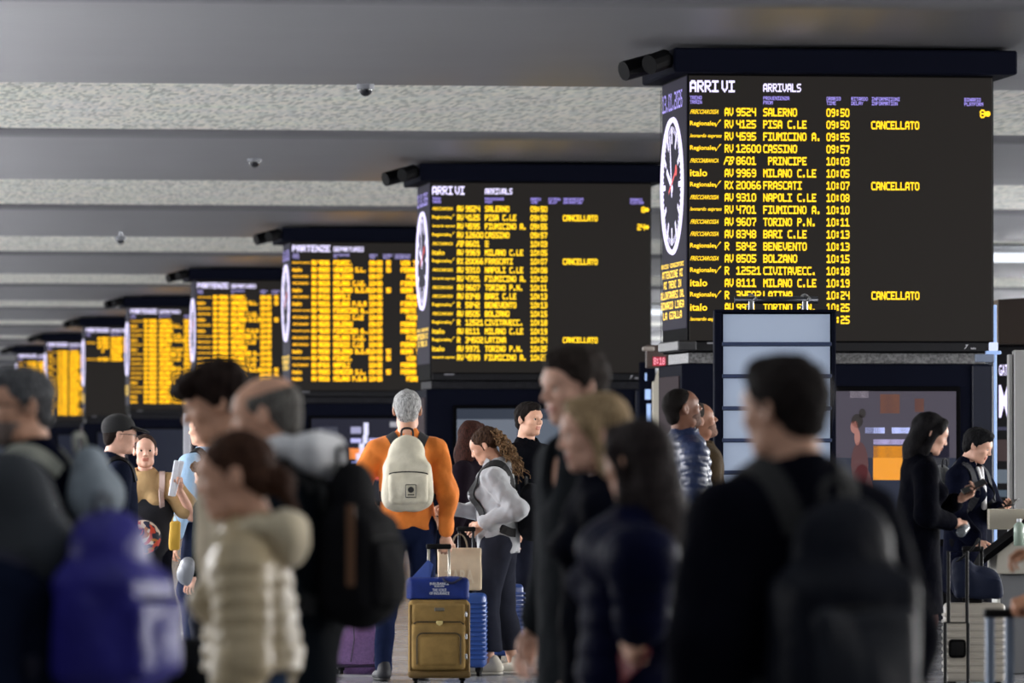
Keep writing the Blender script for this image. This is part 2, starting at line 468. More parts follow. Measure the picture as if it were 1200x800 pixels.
class Person: pass
def person(label, px, D, top, heading, sex='m', skin='light', build=1.0, lean=0, head=(0, 0, 0), headx=0.0,
           L=None, R=None, cloth=None, legs=None, hair=None, feet=None, hs=1.0, detail=1.0, group=None, extra=None, shoe=None):
    """px: column of the feet, top: row of the top of the head; heading 0 = back to the lens, 90 = facing left"""
    q = Person()
    H = Z(top, D); s = H / (1.762 + (0.0 if hair is None else 0.0)); q.s = s; q.H = H
    loc = G(px, D)
    rz = -YAW + math.radians(heading) - math.atan((px - 600) / F_PX)
    q.root = empty('person', loc, rz, label, 'person', group)
    q.rz = rz; q.loc = loc
    T = np.diag([s * build, s * build, s, 1.0]); q.T = T
    Th = np.diag([s, s, s, 1.0])
    fem = sex == 'f'
    sw = 0.165 if fem else 0.185
    la = math.radians(lean)
    def up(p):
        p = np.array(p, float)
        if p[2] <= 0.98: return p
        y, z = p[1], p[2] - 0.98
        return V3(p[0], y * math.cos(la) + z * math.sin(la), 0.98 + z * math.cos(la) - y * math.sin(la))
    q.up = up
    rr = 0.013 * detail
    cl = dict(kind='jacket', color=(30, 32, 40), t=0.02, hem=0.86, sleeve=1.0, baf=None, wr=(0.009, 32), rough=0.85, flare=0.0, arm=0.0)
    cl.update(cloth or {})
    t = cl['t']
    if max(cl['color']) < 60: cl['color'] = tuple(int(v * g_) for v, g_ in zip(cl['color'], (0.55, 0.62, 0.86)))
    # arms
    arms = {}
    for side, sg, spec in (('L', -1, L), ('R', 1, R)):
        sp = dict(w=(sg * 0.255, 0.05, 0.86), pole=(sg * 0.35, -1, 0), back=(sg, 0.1, 0), dir=None, pose='relax')
        sp.update(spec or {})
        S = up((sg * (sw - t * 0.25), -0.005, 1.405 - t * 0.9))
        w = np.array(sp['w'], float)
        k = 1.0
        e, w = ik(S, w, 0.285, 0.255, sp['pole'])
        fd = (w - e) / np.linalg.norm(w - e)
        d = fd if sp['dir'] is None else np.array(sp['dir'], float) / np.linalg.norm(sp['dir'])
        b = np.array(sp['back'], float); b = b - d * (b @ d); b /= np.linalg.norm(b)
        arms[side] = (S, e, w, d, b, sp['pose'], fd)
    q.arms = arms
    # legs
    fl = feet or ((-0.11, 0.02), (0.11, -0.02))
    lg = {}
    for side, sg, (fx, fy) in (('L', -1, fl[0]), ('R', 1, fl[1])):
        hip = V3(sg * 0.09, 0, 0.92); an = V3(fx, fy - 0.02, 0.085)
        kn, an = ik(hip, an, 0.43, 0.415, (sg * 0.1, 1, 0)); lg[side] = (hip, kn, an)
    q.legs = lg
    # ---- body: one continuous figure
    Rh = rotm(*head); N = up((0, -0.012, 1.49)); ho = N + Rh @ V3(0, 0.022, 0.0) + V3(0, 0, 0) + Rh @ V3(headx, 0, 0.142 * (0.5 + 0.5 * hs))
    q.head = mat4(Rh, ho, hs)
    hm = hair_mat
    f = 0.92 if fem else 1.0
    bp = [C((0, 0, 0.95), (0, 0, 1.08), 0.135, 0.115, k=0.04, flat=((0, 1, 0), 0.72)),
          C(up((0, 0, 1.12)), up((0, 0, 1.33)), 0.12 * f, 0.14 * f, k=0.04, flat=((0, 1, 0), 0.68)),
          C(up((-sw + 0.03, -0.005, 1.405)), up((sw - 0.03, -0.005, 1.405)), 0.046, k=0.04),
          C(up((0, -0.012, 1.40)), ho + Rh @ V3(0, -0.022, -0.07) * hs, 0.062 if not fem else 0.055, 0.054 if not fem else 0.046, k=0.04)]
    for side in 'LR':
        S, e, w = arms[side][:3]; hip, kn, an = lg[side]
        bp += [C(S, e, 0.045, 0.037, k=0.02), C(e, w, 0.037, 0.026, k=0.02), C(hip, kn, 0.075, 0.05, k=0.03), C(kn, an, 0.05, 0.033, k=0.02)]
    V, Q = solid(bp, 0.016 * detail)
    parts = [(xf(V, T), Q, np.zeros(len(Q), np.int32))]
    hv, hq, hl = head_mesh(sex)
    parts.append((xf(xf(hv, q.head), Th if build == 1 else np.diag([s, s, s, 1.0])), hq, hl))
    for side in 'LR':
        S, e, w, d, b, pose, fd = arms[side]
        X = np.cross(d, b); M = mat4(np.stack([X, d, b], 1), w, 0.97 if not fem else 0.9)
        v, qd = hand_mesh(pose, side); parts.append((xf(xf(v, M), T), qd, np.zeros(len(qd), np.int32)))
    off = 0; VV = []; QQ = []; MM = []
    for v, qd, mi in parts: VV.append(v); QQ.append(qd + off); MM.append(mi); off += len(v)
    link('body', mesh_np('body', np.concatenate(VV), np.concatenate(QQ), [skin_mat(skin), lip_mat(skin)], mi=np.concatenate(MM)), q.root)
    Hd = q.head
    def headobj(name, prims, m, res=0.0055, wr=None, sd=0):
        V, Q = solid(prims, res, wr, seed=sd); V = xf(xf(V, Hd), Th)
        return link(name, mesh_np(name, V, Q, m), q.root)
    q.headobj = headobj
    def headmb(name, mb, m, smooth=True):
        mb.v = [tuple(x) for x in xf(xf(np.array([tuple(v) for v in mb.v]), Hd), Th)]
        return mb.build(name, m, q.root, smooth=smooth)
    q.headmb = headmb
    # eyes and brows
    sv, sq = _sphere()
    hcol = (hair or {}).get('color', (30, 24, 20))
    for sx in (-1, 1):
        v = sv * 0.0125 + V3(sx * 0.031, 0.0785, 0.003)
        mi = (sv[sq].mean(1)[:, 1] > 0.80).astype(np.int32)
        link('eye', mesh_np('eye', xf(xf(v, Hd), Th), sq, [mat('eye_white', (214, 208, 200), rough=0.3), mat('iris', (38, 26, 20), rough=0.2)], mi=mi), q.root)
        mb = MB(); mb.tube([(sx * 0.014, 0.0945, 0.020), (sx * 0.030, 0.091, 0.026), (sx * 0.046, 0.076, 0.022)], [0.003, 0.0035, 0.002], 6)
        headmb('eyebrow', mb, mat('brow_%d_%d' % (hcol[0], hcol[1]), tuple(int(c * 0.8) for c in hcol), rough=0.8))
    # ---- hair
    if hair: make_hair(q, headobj, hair, seed=px)
    # ---- trousers / skirt
    lc = dict(kind='trousers', color=(28, 30, 40), t=0.016, ankle=0.07, wr=(0.010, 28), top=1.02, hip=0.0)
    lc.update(legs or {})
    lt = lc['t']
    if lc['kind'] != 'none':
        pr = [C((0, 0, 0.96), (0, 0, lc['top'] - 0.03), 0.142 + lt * 0.8 + lc['hip'], 0.128 + lt * 0.6, k=0.04, flat=((0, 1, 0), 0.74)), PL((0, 0, 1), lc['top'] + 0.02)]
        for side in 'LR':
            hip, kn, an = lg[side]; w2 = lc.get('wide', 0.0)
            pr += [C(hip, kn, 0.082 + lt, 0.055 + lt * 1.2 + w2 * 0.5, k=0.03), C(kn, an, 0.055 + lt * 1.2 + w2 * 0.5, 0.042 + lt * 1.2 + w2, k=0.03)]
        pr.append(PL((0, 0, -1), -lc['ankle']))
        m = mat('legs_%d_%d_%d' % tuple(lc['color']), lc['color'], rough=0.9, ior=1.2, spec=0.1, bump=0.3, bscale=300, noise=0.12, nscale=9)
        o = solid_obj('tights' if lc['kind'] == 'tights' else 'trousers', pr, m, q.root, rr * 1.05, lc['wr'], seed=px % 9, T=T)
    if lc.get('skirt'):
        sk = lc['skirt']
        pr = [C((0, 0, sk['hem']), (0, 0, 1.0), sk['r'], 0.155, k=0.03, flat=((0, 1, 0), 0.78)), C((0, 0, 1.0), up((0, 0, sk.get('top', 1.16) - 0.12)), 0.185, 0.19, k=0.03, flat=((0, 1, 0), 0.84)), C(up((-0.07, 0.01, 1.2)), up((0.07, 0.01, 1.2)), 0.11, k=0.05), PL((0, 0, 1), sk.get('top', 1.16), k=0.02), PL((0, 0, -1), -sk['hem'])]
        solid_obj('skirt', pr, mat('skirt_%d' % sk['color'][0], sk['color'], rough=0.9, bump=0.3), q.root, rr * 0.8, (0.004, 26), T=T)
    # ---- shoes
    shc = shoe or dict(color=(28, 28, 30), sole=(20, 20, 20))
    for side, sg in (('L', -1), ('R', 1)):
        an = lg[side][2]
        yaw = sg * -0.12
        R = np.array(Matrix.Rotation(yaw, 3, 'Z'))
        def A(x, y, z): return R @ V3(x, y, z) + V3(an[0], an[1], 0)
        pr = [C(A(0, -0.045, 0.055), A(0, -0.02, 0.105), 0.042, 0.040, k=0.03), C(A(0, 0.0, 0.05), A(0, 0.125, 0.035), 0.042, 0.040, k=0.03, flat=((0, 0, 1), 0.8)),
              C(A(0, -0.04, 0.035), A(0, 0.14, 0.03), 0.038, 0.040, k=0.02, flat=((0, 0, 1), 0.7)), PL((0, 0, -1), -0.016)]
        V, Q = solid(pr, 0.009)
        so = link('shoe', mesh_np('shoe', xf(V, T), Q, mat('shoe_%d' % shc['color'][0], shc['color'], rough=0.6, bump=0.2)), q.root)
        pr = [C(A(0, -0.045, 0.012), A(0, 0.145, 0.012), 0.040, 0.042, k=0.01, flat=((0, 0, 1), 0.34)), PL((0, 0, -1), 0)]
        V, Q = solid(pr, 0.008)
        link('sole', mesh_np('sole', xf(V, T), Q, mat('sole_%d' % shc['sole'][0], shc['sole'], rough=0.7)), so)
    # ---- upper clothing
    baf = cl['baf']; bz = (baf[0], baf[1], 'z') if baf else None; bl = (baf[0], baf[1] * 0.8, 'l') if baf else None
    hem = cl['hem']
    fw = 0.95 if fem else 1.0
    pr = [C((0, 0, hem), (0, 0, 1.02), 0.150 + t + cl['flare'], 0.145 + t, k=0.04, flat=((0, 1, 0), 0.76), baf=bz),
          C((0, 0, 1.02), up((0, 0, 1.18)), 0.145 + t, (0.135 if fem else 0.145) + t, k=0.04, flat=((0, 1, 0), 0.74), baf=bz),
          C(up((0, 0, 1.18)), up((0, 0.0, 1.33)), (0.135 if fem else 0.145) + t, 0.152 * fw + t, k=0.04, flat=((0, 1, 0), 0.72), baf=bz),
          C(up((-sw + 0.05, -0.008, 1.395 - t * 0.6)), up((sw - 0.05, -0.008, 1.395 - t * 0.6)), 0.048 + t * 0.7, k=0.05),
          C(up((0, -0.02, 1.44)), up((sw - 0.04, -0.008, 1.40 - t * 0.5)), 0.055 + t * 0.3, 0.044 + t * 0.5, k=0.05), C(up((0, -0.02, 1.44)), up((-sw + 0.04, -0.008, 1.40 - t * 0.5)), 0.055 + t * 0.3, 0.044 + t * 0.5, k=0.05)]
    if fem: pr += [E(up((sx * 0.07, 0.085 + t * 0.6, 1.27)), (0.062 + t * .5, 0.05 + t * .5, 0.06), k=0.04) for sx in (-1, 1)]
    if baf: pass
    pr.append(PL((0, 0, -1), -hem))
    nk = cl.get('neck', 0.05)
    pr.append(C(up((0, -0.015, 1.40)), up((0, -0.015, 1.44 + nk * 0.5)), 0.085 + t * .5, 0.066 + t * 0.5, k=0.04))
    tor = list(pr)
    at = t + cl['arm']
    for side in 'LR':
        S, e, w, d, b, pose, fd = arms[side]
        if cl['sleeve'] >= 0.99:
            w2 = w - fd * (0.015)
            pr += [C(S, e, 0.050 + at * 0.9, 0.042 + at, k=0.035, baf=bl), C(e, w2 - fd * 0.03, 0.042 + at, 0.031 + at * 0.8, k=0.03, baf=bl)]
        else:
            pr += [C(S, S + (e - S) * cl['sleeve'], 0.052 + at, 0.050 + at, k=0.035)]
    q.top = pr
    # neck opening
    hc = ho + Rh @ V3(0, -0.02, -0.05)
    pr = pr + [C(up((0, 0.0, 1.455)), up((0, 0.0, 1.455)) + (hc - up((0, 0, 1.455))) * 1.2, 0.055, 0.062, k=0.01, sub=True)]
    if cl.get('vneck'):
        pr.append(C(up((0, 0.13, 1.30)), up((0, 0.05, 1.47)), 0.02, 0.075, k=0.01, sub=True))
    key = 'top_%d_%d_%d_%s' % (cl['color'] + (cl['kind'],))
    m = mat(key, cl['color'], rough=cl['rough'], noise=cl.get('cn', 0.12), nscale=cl.get('cs', 7), bump=cl.get('bump', 0.6), bscale=cl.get('bs', 24), sheen=cl.get('sheen', 0.0), ior=1.2 if max(cl['color']) < 60 else None, spec=cl.get('spec', 0.12))
    q.topobj = solid_obj(cl['kind'], pr, m, q.root, rr, cl['wr'], seed=px % 11, T=T)
    q.mat = m
    # collar
    co = cl.get('collar')
    if co:
        h0, th = co.get('h', 0.05), co.get('th', 0.012)
        ci = up((0, -0.018, 1.43)); cu = ci + (hc - ci) * 0.0 + V3(0, 0.0, h0 + 0.035)
        r0 = co.get('r', 0.078) + t * 0.4
        cp = [C(ci, cu, r0 + 0.012, r0, k=0.02), PL((0, -0.25, 1), float(V3(0, -0.25, 1) @ (cu)) / math.hypot(0.25, 1)), C(ci - V3(0, 0, 0.05), cu + V3(0, 0, 0.12), r0 + 0.012 - th, r0 - th, k=0.006, sub=True)]
        if co.get('open'): cp.append(C(up((0, 0.12, 1.36)), up((0, 0.09, 1.60)), 0.03, 0.05, k=0.01, sub=True))
        cm = m if 'color' not in co else mat('collar_%d_%d' % tuple(co['color'][:2]), co['color'], rough=0.9, bump=0.3)
        solid_obj('collar', cp, cm, q.root, 0.008, (0.002, 60), T=T)
    ho_ = cl.get('hood')
    if ho_:
        z0 = ho_.get('z', 1.44); r = ho_.get('r', 0.085)
        cp = [C(up((-0.08, -0.09 - t, z0 + 0.02)), up((0.08, -0.09 - t, z0 + 0.02)), 0.045, k=0.04), E(up((0, -0.10 - t, z0 - 0.01)), (0.115, 0.062, r), k=0.04),
              C(up((-0.10, -0.05, z0 + 0.03)), up((-0.085, 0.07, z0 - 0.01)), 0.034, 0.026, k=0.04), C(up((0.10, -0.05, z0 + 0.03)), up((0.085, 0.07, z0 - 0.01)), 0.034, 0.026, k=0.04),
              C(up((0, -0.0, z0)), up((0, 0.0, z0 + 0.1)), 0.062, k=0.01, sub=True)]
        cm = m if 'color' not in ho_ else mat('hood_%d_%d' % tuple(ho_['color'][:2]), ho_['color'], rough=0.95, bump=0.4, sheen=0.2)
        solid_obj('hood', cp, cm, q.root, 0.011, ho_.get('wr', (0.008, 60)), T=T)
    return q

def make_hair(q, headobj, h, seed=0):
    st = h['style']; m = hair_mat(h.get('name', '%d_%d' % tuple(h['color'][:2])), h['color'], h.get('hi'))
    th = h.get('th', 0.0)
    line = PL((0, 0.62, -0.78), h.get('line', 0.004), k=0.008)
    shell = E((0, -0.016, 0.034), (0.082 + th, 0.101 + th, 0.089 + th), k=0.02)
    if st == 'short':
        p = [shell, line, E((0, 0.045, 0.088 + th), (0.055, 0.045, 0.026 + th * 0.7), k=0.03), C((-0.075, 0.0, 0.02), (-0.073, 0.012, -0.008), 0.010, 0.005, k=0.012), C((0.075, 0.0, 0.02), (0.073, 0.012, -0.008), 0.010, 0.005, k=0.012),
             E((0, -0.06, -0.035), (0.060, 0.045, 0.05), k=0.03)]
        headobj('hair', p, m, 0.005, (0.005, 130), seed)
    elif st == 'mop':       # thick hair falling over the forehead
        p = [E((0, -0.02, 0.040), (0.092, 0.112, 0.100), k=0.02), PL((0, 0.62, -0.78), 0.012, k=0.02), E((0, 0.06, 0.085), (0.075, 0.055, 0.036), k=0.04), C((-0.05, 0.095, 0.07), (0.05, 0.10, 0.062), 0.024, k=0.03),
             E((0, -0.07, -0.03), (0.066, 0.045, 0.055), k=0.03)]
        headobj('hair', p, m, 0.006, (0.011, 85), seed)
    elif st == 'buzz':
        p = [E((0, -0.016, 0.033), (0.0785, 0.0985, 0.086), k=0.02), PL((0, 0.62, -0.78), h.get('line', -0.004), k=0.006), E((0, -0.06, -0.035), (0.056, 0.042, 0.048), k=0.03)]
        headobj('hair', p, m, 0.005, (0.0015, 160), seed)
    elif st == 'fringe':    # bald crown, hair round the sides and back
        p = [E((0, -0.016, 0.028), (0.0805, 0.1005, 0.086), k=0.02), PL((0, 0.50, -0.86), 0.004, k=0.008), PL((0, 0.15, 1), 0.062, k=0.012), E((0, -0.06, -0.035), (0.058, 0.044, 0.05), k=0.03)]
        headobj('hair', p, m, 0.005, (0.002, 150), seed)
    elif st in ('long', 'curlylong'):
        ln = h.get('len', 0.30); wd = h.get('w', 0.085)
        p = [E((0, -0.018, 0.036), (0.086, 0.106, 0.092), k=0.02), PL((0, 0.66, -0.75), 0.006, k=0.012)]
        for s in (-1, 1):
            p += [C((s * 0.03, 0.055, 0.095), (s * 0.078, 0.025, 0.03), 0.020, 0.018, k=0.03), C((s * 0.078, 0.015, 0.03), (s * 0.084, -0.015, -0.11), 0.016, 0.02, k=0.03),
                  C((s * 0.080, -0.02, -0.10), (s * wd, h.get('fwd', -0.03) - h.get('out', 0) * 0.6, -0.10 - ln), 0.024, 0.014, k=0.03)]
        p += [C((0, -0.065, 0.0), (0, -0.085, -0.12), 0.075, 0.075, k=0.05, flat=((0, 1, 0), 0.7)), C((0, -0.085, -0.10), (0, -0.095 - h.get('out', 0), -0.12 - ln), 0.082, wd * 0.7, k=0.04, flat=((0, 1, 0), 0.45))]
        headobj('hair', p, m, 0.007, (0.014, 75) if st == 'curlylong' else (0.006, 60), seed)
    elif st == 'bun':
        p = [E((0, -0.018, 0.034), (0.082, 0.103, 0.089), k=0.02), PL((0, 0.62, -0.78), 0.012, k=0.008), E((0, -0.06, -0.03), (0.058, 0.045, 0.045), k=0.03), E(h.get('at', (0, -0.115, -0.03)), (0.042, 0.036, 0.044), k=0.015),
             C(h.get('at', (0, -0.115, -0.03)), np.array(h.get('at', (0, -0.115, -0.03))) + V3(0, -0.02, -0.08), 0.022, 0.012, k=0.02)]
        headobj('hair', p, m, 0.0055, (0.005, 110), seed)
    elif st == 'curly':
        p = [E((0, -0.018, 0.038), (0.094, 0.112, 0.098), k=0.02), PL((0, 0.62, -0.78), 0.008, k=0.02), E((0, -0.075, -0.02), (0.075, 0.05, 0.075), k=0.03), C((-0.05, 0.08, 0.08), (0.05, 0.08, 0.08), 0.03, k=0.03)]
        headobj('hair', p, m, 0.006, (0.016, 110), seed)
    elif st == 'curlytail':   # front pulled back, long spiral curls down the back
        p = [E((0, -0.018, 0.034), (0.083, 0.104, 0.090), k=0.02), PL((0, 0.62, -0.78), 0.004, k=0.01), E((0, -0.05, 0.06), (0.070, 0.065, 0.058), k=0.04),
             C((-0.07, 0.0, 0.03), (-0.075, 0.008, -0.03), 0.008, 0.003, k=0.01), C((0.07, 0.0, 0.03), (0.075, 0.008, -0.03), 0.008, 0.003, k=0.01)]
        headobj('hair', p, m, 0.005, (0.006, 120), seed)
        r_ = random.Random(5); mb = MB()      # separate corkscrew locks
        for i in range(64):
            a = r_.uniform(-1, 1); b = r_.random()
            x0 = a * 0.062; y0 = -0.075 - 0.045 * r_.random(); z0 = 0.085 - 0.075 * b
            L = r_.uniform(0.20, 0.40) - 0.05 * abs(a); x1 = x0 * 1.25 + r_.uniform(-.02, .02); y1 = y0 - 0.02 - r_.uniform(0, 0.06); z1 = z0 - L
            n = 22; ph = r_.uniform(0, 6.28); R_ = r_.uniform(0.008, 0.014); tw = r_.uniform(3.0, 4.6) * 6.28 * r_.choice((-1, 1)); pts = []
            for k in range(n + 1):
                t = k / n; e = min(1, t * 4)
                pts.append((x0 + (x1 - x0) * t + R_ * e * math.cos(ph + tw * t), y0 + (y1 - y0) * (1 - (1 - t) ** 1.6) + R_ * e * math.sin(ph + tw * t), z0 + (z1 - z0) * t ** 1.15))
            mb.tube(pts, [0.0075 * (1 - 0.55 * k / n) for k in range(n + 1)], 5)
        q.headmb('curls', mb, hair_mat('curl_locks', (62, 44, 30), (160, 128, 94)))
    if h.get('beard'):
        b = h['beard']
        p = [E((0, 0.030, -0.046), (0.066, 0.068, 0.078), k=0.02), E((0, 0.072, -0.098), (0.026, 0.024, 0.022), k=0.02), PL((0, -0.25, 1), -0.052, k=0.01), PL((0, -1, 0.25), -0.022, k=0.01), E((0, 0.1, -0.062), (0.022, 0.03, 0.009), k=0.008, sub=True)]
        headobj('beard', p, mat('beard_%d' % b[0], b, rough=0.8, bump=0.5, bscale=300), 0.005, (0.0015, 170), seed)

def glasses(q, m, r=0.021, square=True):
    mb = MB()
    for s in (-1, 1):
        ring = []
        for i in range(16):
            a = 2 * math.pi * i / 16; ca, sa = math.cos(a), math.sin(a)
            e = 0.6 if square else 1
            ring.append((s * 0.033 + r * 1.1 * math.copysign(abs(ca) ** e, ca), 0.101 - 0.02 * max(0, abs(s * 0.033 + r * ca) - 0.03) * 10 * 0.3, 0.0 + r * 0.8 * math.copysign(abs(sa) ** e, sa)))
        mb.tube(ring, 0.0022, 6, closed=True)
        mb.tube([(s * 0.056, 0.097, 0.006), (s * 0.078, 0.06, 0.008), (s * 0.083, -0.01, 0.006)], 0.002, 6)
    mb.tube([(-0.011, 0.103, 0.004), (0, 0.106, 0.007), (0.011, 0.103, 0.004)], 0.002, 6)
    return q.headmb('glasses', mb, m)

def snap(q, pts, gap=0.004, n=8):
    """push points onto the clothing surface; returns points and outward normals (normalised space)"""
    p = np.array(pts, float)
    for it in range(n):
        f = field_at(q.top, p); e = 1e-3; g = np.stack([(field_at(q.top, p + np.eye(3)[i] * e) - f) / e for i in range(3)], 1)
        g /= np.maximum(np.linalg.norm(g, axis=1), 1e-6)[:, None]
        p = p + g * (gap - f)[:, None] * 0.8
    return p, g
def smooth_path(pts, n=24):
    pts = np.array(pts, float); P_ = [2 * pts[0] - pts[1]] + list(pts) + [2 * pts[-1] - pts[-2]]; out = []
    seg = len(pts) - 1
    for i in range(seg):
        p0, p1, p2, p3 = P_[i:i + 4]; m = max(2, n // seg)
        for k in range(m):
            t = k / m
            out.append(0.5 * ((2 * p1) + (-p0 + p2) * t + (2 * p0 - 5 * p1 + 4 * p2 - p3) * t * t + (-p0 + 3 * p1 - 3 * p2 + p3) * t ** 3))
    out.append(pts[-1]); return np.array(out)
def strap(q, root, pts, w, m, th=0.008, name='strap', gap=0.004, snapit=True, n=26):
    p = smooth_path(pts, n)
    if snapit: p, g = snap(q, p, gap)
    else: g = np.tile(V3(0, 0, 1), (len(p), 1))
    if snapit:   # smooth the snapped path
        for _ in range(2):
            p[1:-1] = (p[:-2] + 2 * p[1:-1] + p[2:]) / 4
    mb = MB().ribbon(xf(p, q.T), [Vector(v) for v in g], w * q.s, th)
    return mb.build(name, m, root, smooth=False)
def worn(q, name, label, cat, group=None):
    """a thing the person wears or carries: an object of its own at the same base"""
    return empty(name, q.loc, q.rz, label, cat, group)

def backpack(q, label, color, w=0.155, h=0.22, d=0.075, zc=1.20, t=None, pocket=True, strapc=None, puff=0.0, wr=(0.004, 30), rough=0.8, res=0.010, x=0.0, front_straps=True, pc=None, y=None, taper=0.75):
    r = worn(q, 'backpack', label, 'backpack')
    m = mat('bag_%d_%d_%d' % tuple(color), color, rough=rough, spec=0.2, ior=1.25 if max(color) < 60 else None, bump=0.5, bscale=30, noise=0.12, nscale=9)
    pm = m if pc is None else mat('bag_%d_%d_%d' % tuple(pc), pc, rough=rough, spec=0.2, bump=0.3, noise=0.1)
    sm = mat('strap_%d' % (strapc or (22, 22, 24))[0], strapc or (22, 22, 24), rough=0.85)
    tt = 0.02 if t is None else t
    yb = -(0.115 + tt * 0.85) - d * 1.0 if y is None else y
    def U(a): return q.up(V3(a[0] + x, a[1], a[2]))
    pr = [C(U((0, yb, zc - h * 0.55)), U((0, yb + 0.01, zc + h * 0.45)), w, w * taper, k=0.03, flat=((0, 1, 0), d / w)),
          B(U((0, yb, zc - h * 0.35)), (w * 0.98, d * 0.95, h * 0.62), r=0.05, k=0.04), PL((0, 0, -1), -(zc - h - 0.02), k=0.03)]
    solid_obj('bag_body', pr, m, r, res, wr, seed=3, T=q.T)
    if pocket:
        pr = [B(U((0, yb - d * 0.75, zc - h * 0.45)), (w * 0.80, d * 0.42, h * 0.42), r=0.028, k=0.02), E(U((0, yb - d * 0.85, zc - h * 0.55)), (w * 0.7, d * 0.45, h * 0.35), k=0.03)]
        solid_obj('front_pocket', pr, pm, r, res, (wr[0] * 0.8, wr[1] * 1.2), seed=5, T=q.T)
        # zip line over the pocket
        zz = [U((math.sin(a) * w * 0.80, yb - d * 1.02, zc - h * 0.10 + math.cos(a) * 0.018)) for a in np.linspace(-1.4, 1.4, 12)]
        MB().tube([Vector(v) for v in xf(np.array(zz), q.T)], 0.004, 6).build('zip', sm, r)
    hd = [U((-0.035, yb + 0.03, zc + h * 0.45 + w * taper * 0.72)), U((-0.03, yb + 0.03, zc + h * .45 + w * taper + 0.035)), U((0.03, yb + 0.03, zc + h * .45 + w * taper + 0.035)), U((0.035, yb + 0.03, zc + h * 0.45 + w * taper * 0.72))]
    MB().tube([Vector(v) for v in xf(smooth_path(hd, 12), q.T)], 0.007, 8).build('top_handle', sm, r, smooth=True)
    for sg in (-1, 1):
        pts = [q.up((sg * 0.07, -0.13 - tt, zc + h * 0.62)), q.up((sg * 0.095, -0.07, 1.47)), q.up((sg * 0.105, 0.02, 1.47)), q.up((sg * 0.115, 0.11, 1.38)), q.up((sg * 0.125, 0.13, 1.25)), q.up((sg * 0.16, 0.07, 1.13)), q.up((sg * 0.15, -0.07, zc - h * 0.7)), q.up((sg * 0.12, -0.125 - tt, zc - h * 0.8))]
        strap(q, r, pts, 0.030, sm, n=35)
    return r
# ------------------------------------------------------------------ the hall
BAY = 19.2; S0 = 55.0 - 2 * BAY; SL = 8.05; CZ = 5.0
XL, XR = -14.0, 48.0
NB = 12
m_ceil = mat('ceiling_paint', (98, 98, 101), rough=0.36, noise=0.05, nscale=0.6, bump=0.10, bscale=14, spec=0.22)
m_dark = mat('navy_metal', (14, 16, 27), rough=0.7, spec=0.15, ior=1.12)
m_black = mat('black_casing', (9, 9, 11), rough=0.7, spec=0.15, ior=1.12)
m_led = mat('led_panel', (12, 11, 11), rough=0.5, spec=0.08, emit=(56, 52, 49), estr=0.40)
m_led2 = mat('clock_panel', (14, 13, 18), rough=0.6, spec=0.08, ior=1.15, emit=(66, 64, 78), estr=0.6)
m_yel = emis('led_yellow', (255, 206, 18), 1.7)
m_ora = emis('led_amber', (255, 186, 8), 2.1)
m_wht = emis('led_white', (226, 218, 255), 1.6)
m_vio = emis('led_violet', (165, 150, 245), 1.2)
m_red = emis('led_red', (235, 60, 60), 1.2)
m_steel = mat('steel', (150, 152, 156), rough=0.3, metal=0.9)
m_gran = mat('granite', (92, 92, 94), rough=0.5, noise=0.55, nscale=45)

def mosaic():
    m = bpy.data.materials.new('mosaic'); m.use_nodes = True; nt = m.node_tree; b = nt.nodes['Principled BSDF']
    tc = nt.nodes.new('ShaderNodeTexCoord'); mp = nt.nodes.new('ShaderNodeMapping')
    mp.inputs['Scale'].default_value = (1 / 0.036, 1 / 0.25, 0)
    nt.links.new(tc.outputs['Object'], mp.inputs['Vector'])
    fl = nt.nodes.new('ShaderNodeVectorMath'); fl.operation = 'FLOOR'; nt.links.new(mp.outputs[0], fl.inputs[0])
    wn = nt.nodes.new('ShaderNodeTexWhiteNoise'); wn.noise_dimensions = '3D'; nt.links.new(fl.outputs[0], wn.inputs['Vector'])
    cr = nt.nodes.new('ShaderNodeValToRGB'); nt.links.new(wn.outputs['Value'], cr.inputs[0])
    cr.color_ramp.interpolation = 'CONSTANT'
    e = cr.color_ramp.elements; e[0].position = 0; e[0].color = lin((196, 198, 188)); e[1].position = 0.22; e[1].color = lin((226, 228, 220))
    x = e.new(0.5); x.color = lin((242, 240, 230)); x = e.new(0.78); x.color = lin((253, 250, 238))
    n = nt.nodes.new('ShaderNodeTexNoise'); n.inputs['Scale'].default_value = 1.3; nt.links.new(tc.outputs['Object'], n.inputs['Vector'])
    mx = nt.nodes.new('ShaderNodeMix'); mx.data_type = 'RGBA'; mx.blend_type = 'MULTIPLY'; mx.inputs[0].default_value = 0.1
    nt.links.new(cr.outputs[0], mx.inputs[6]); nt.links.new(n.outputs['Color'], mx.inputs[7])
    nt.links.new(mx.outputs[2], b.inputs['Base Color']); b.inputs['Roughness'].default_value = 0.8; b.inputs['Specular IOR Level'].default_value = 0.1
    return m
m_mos = mosaic()

def floor_mat():
    m = mat('floor_stone', (150, 151, 154), rough=0.22, noise=0.16, nscale=2.0, spec=0.5)
    return m
fo = MB().box(-60, 120, -30, 330, -0.2, 0).build('floor', floor_mat()); fo['kind'] = 'structure'

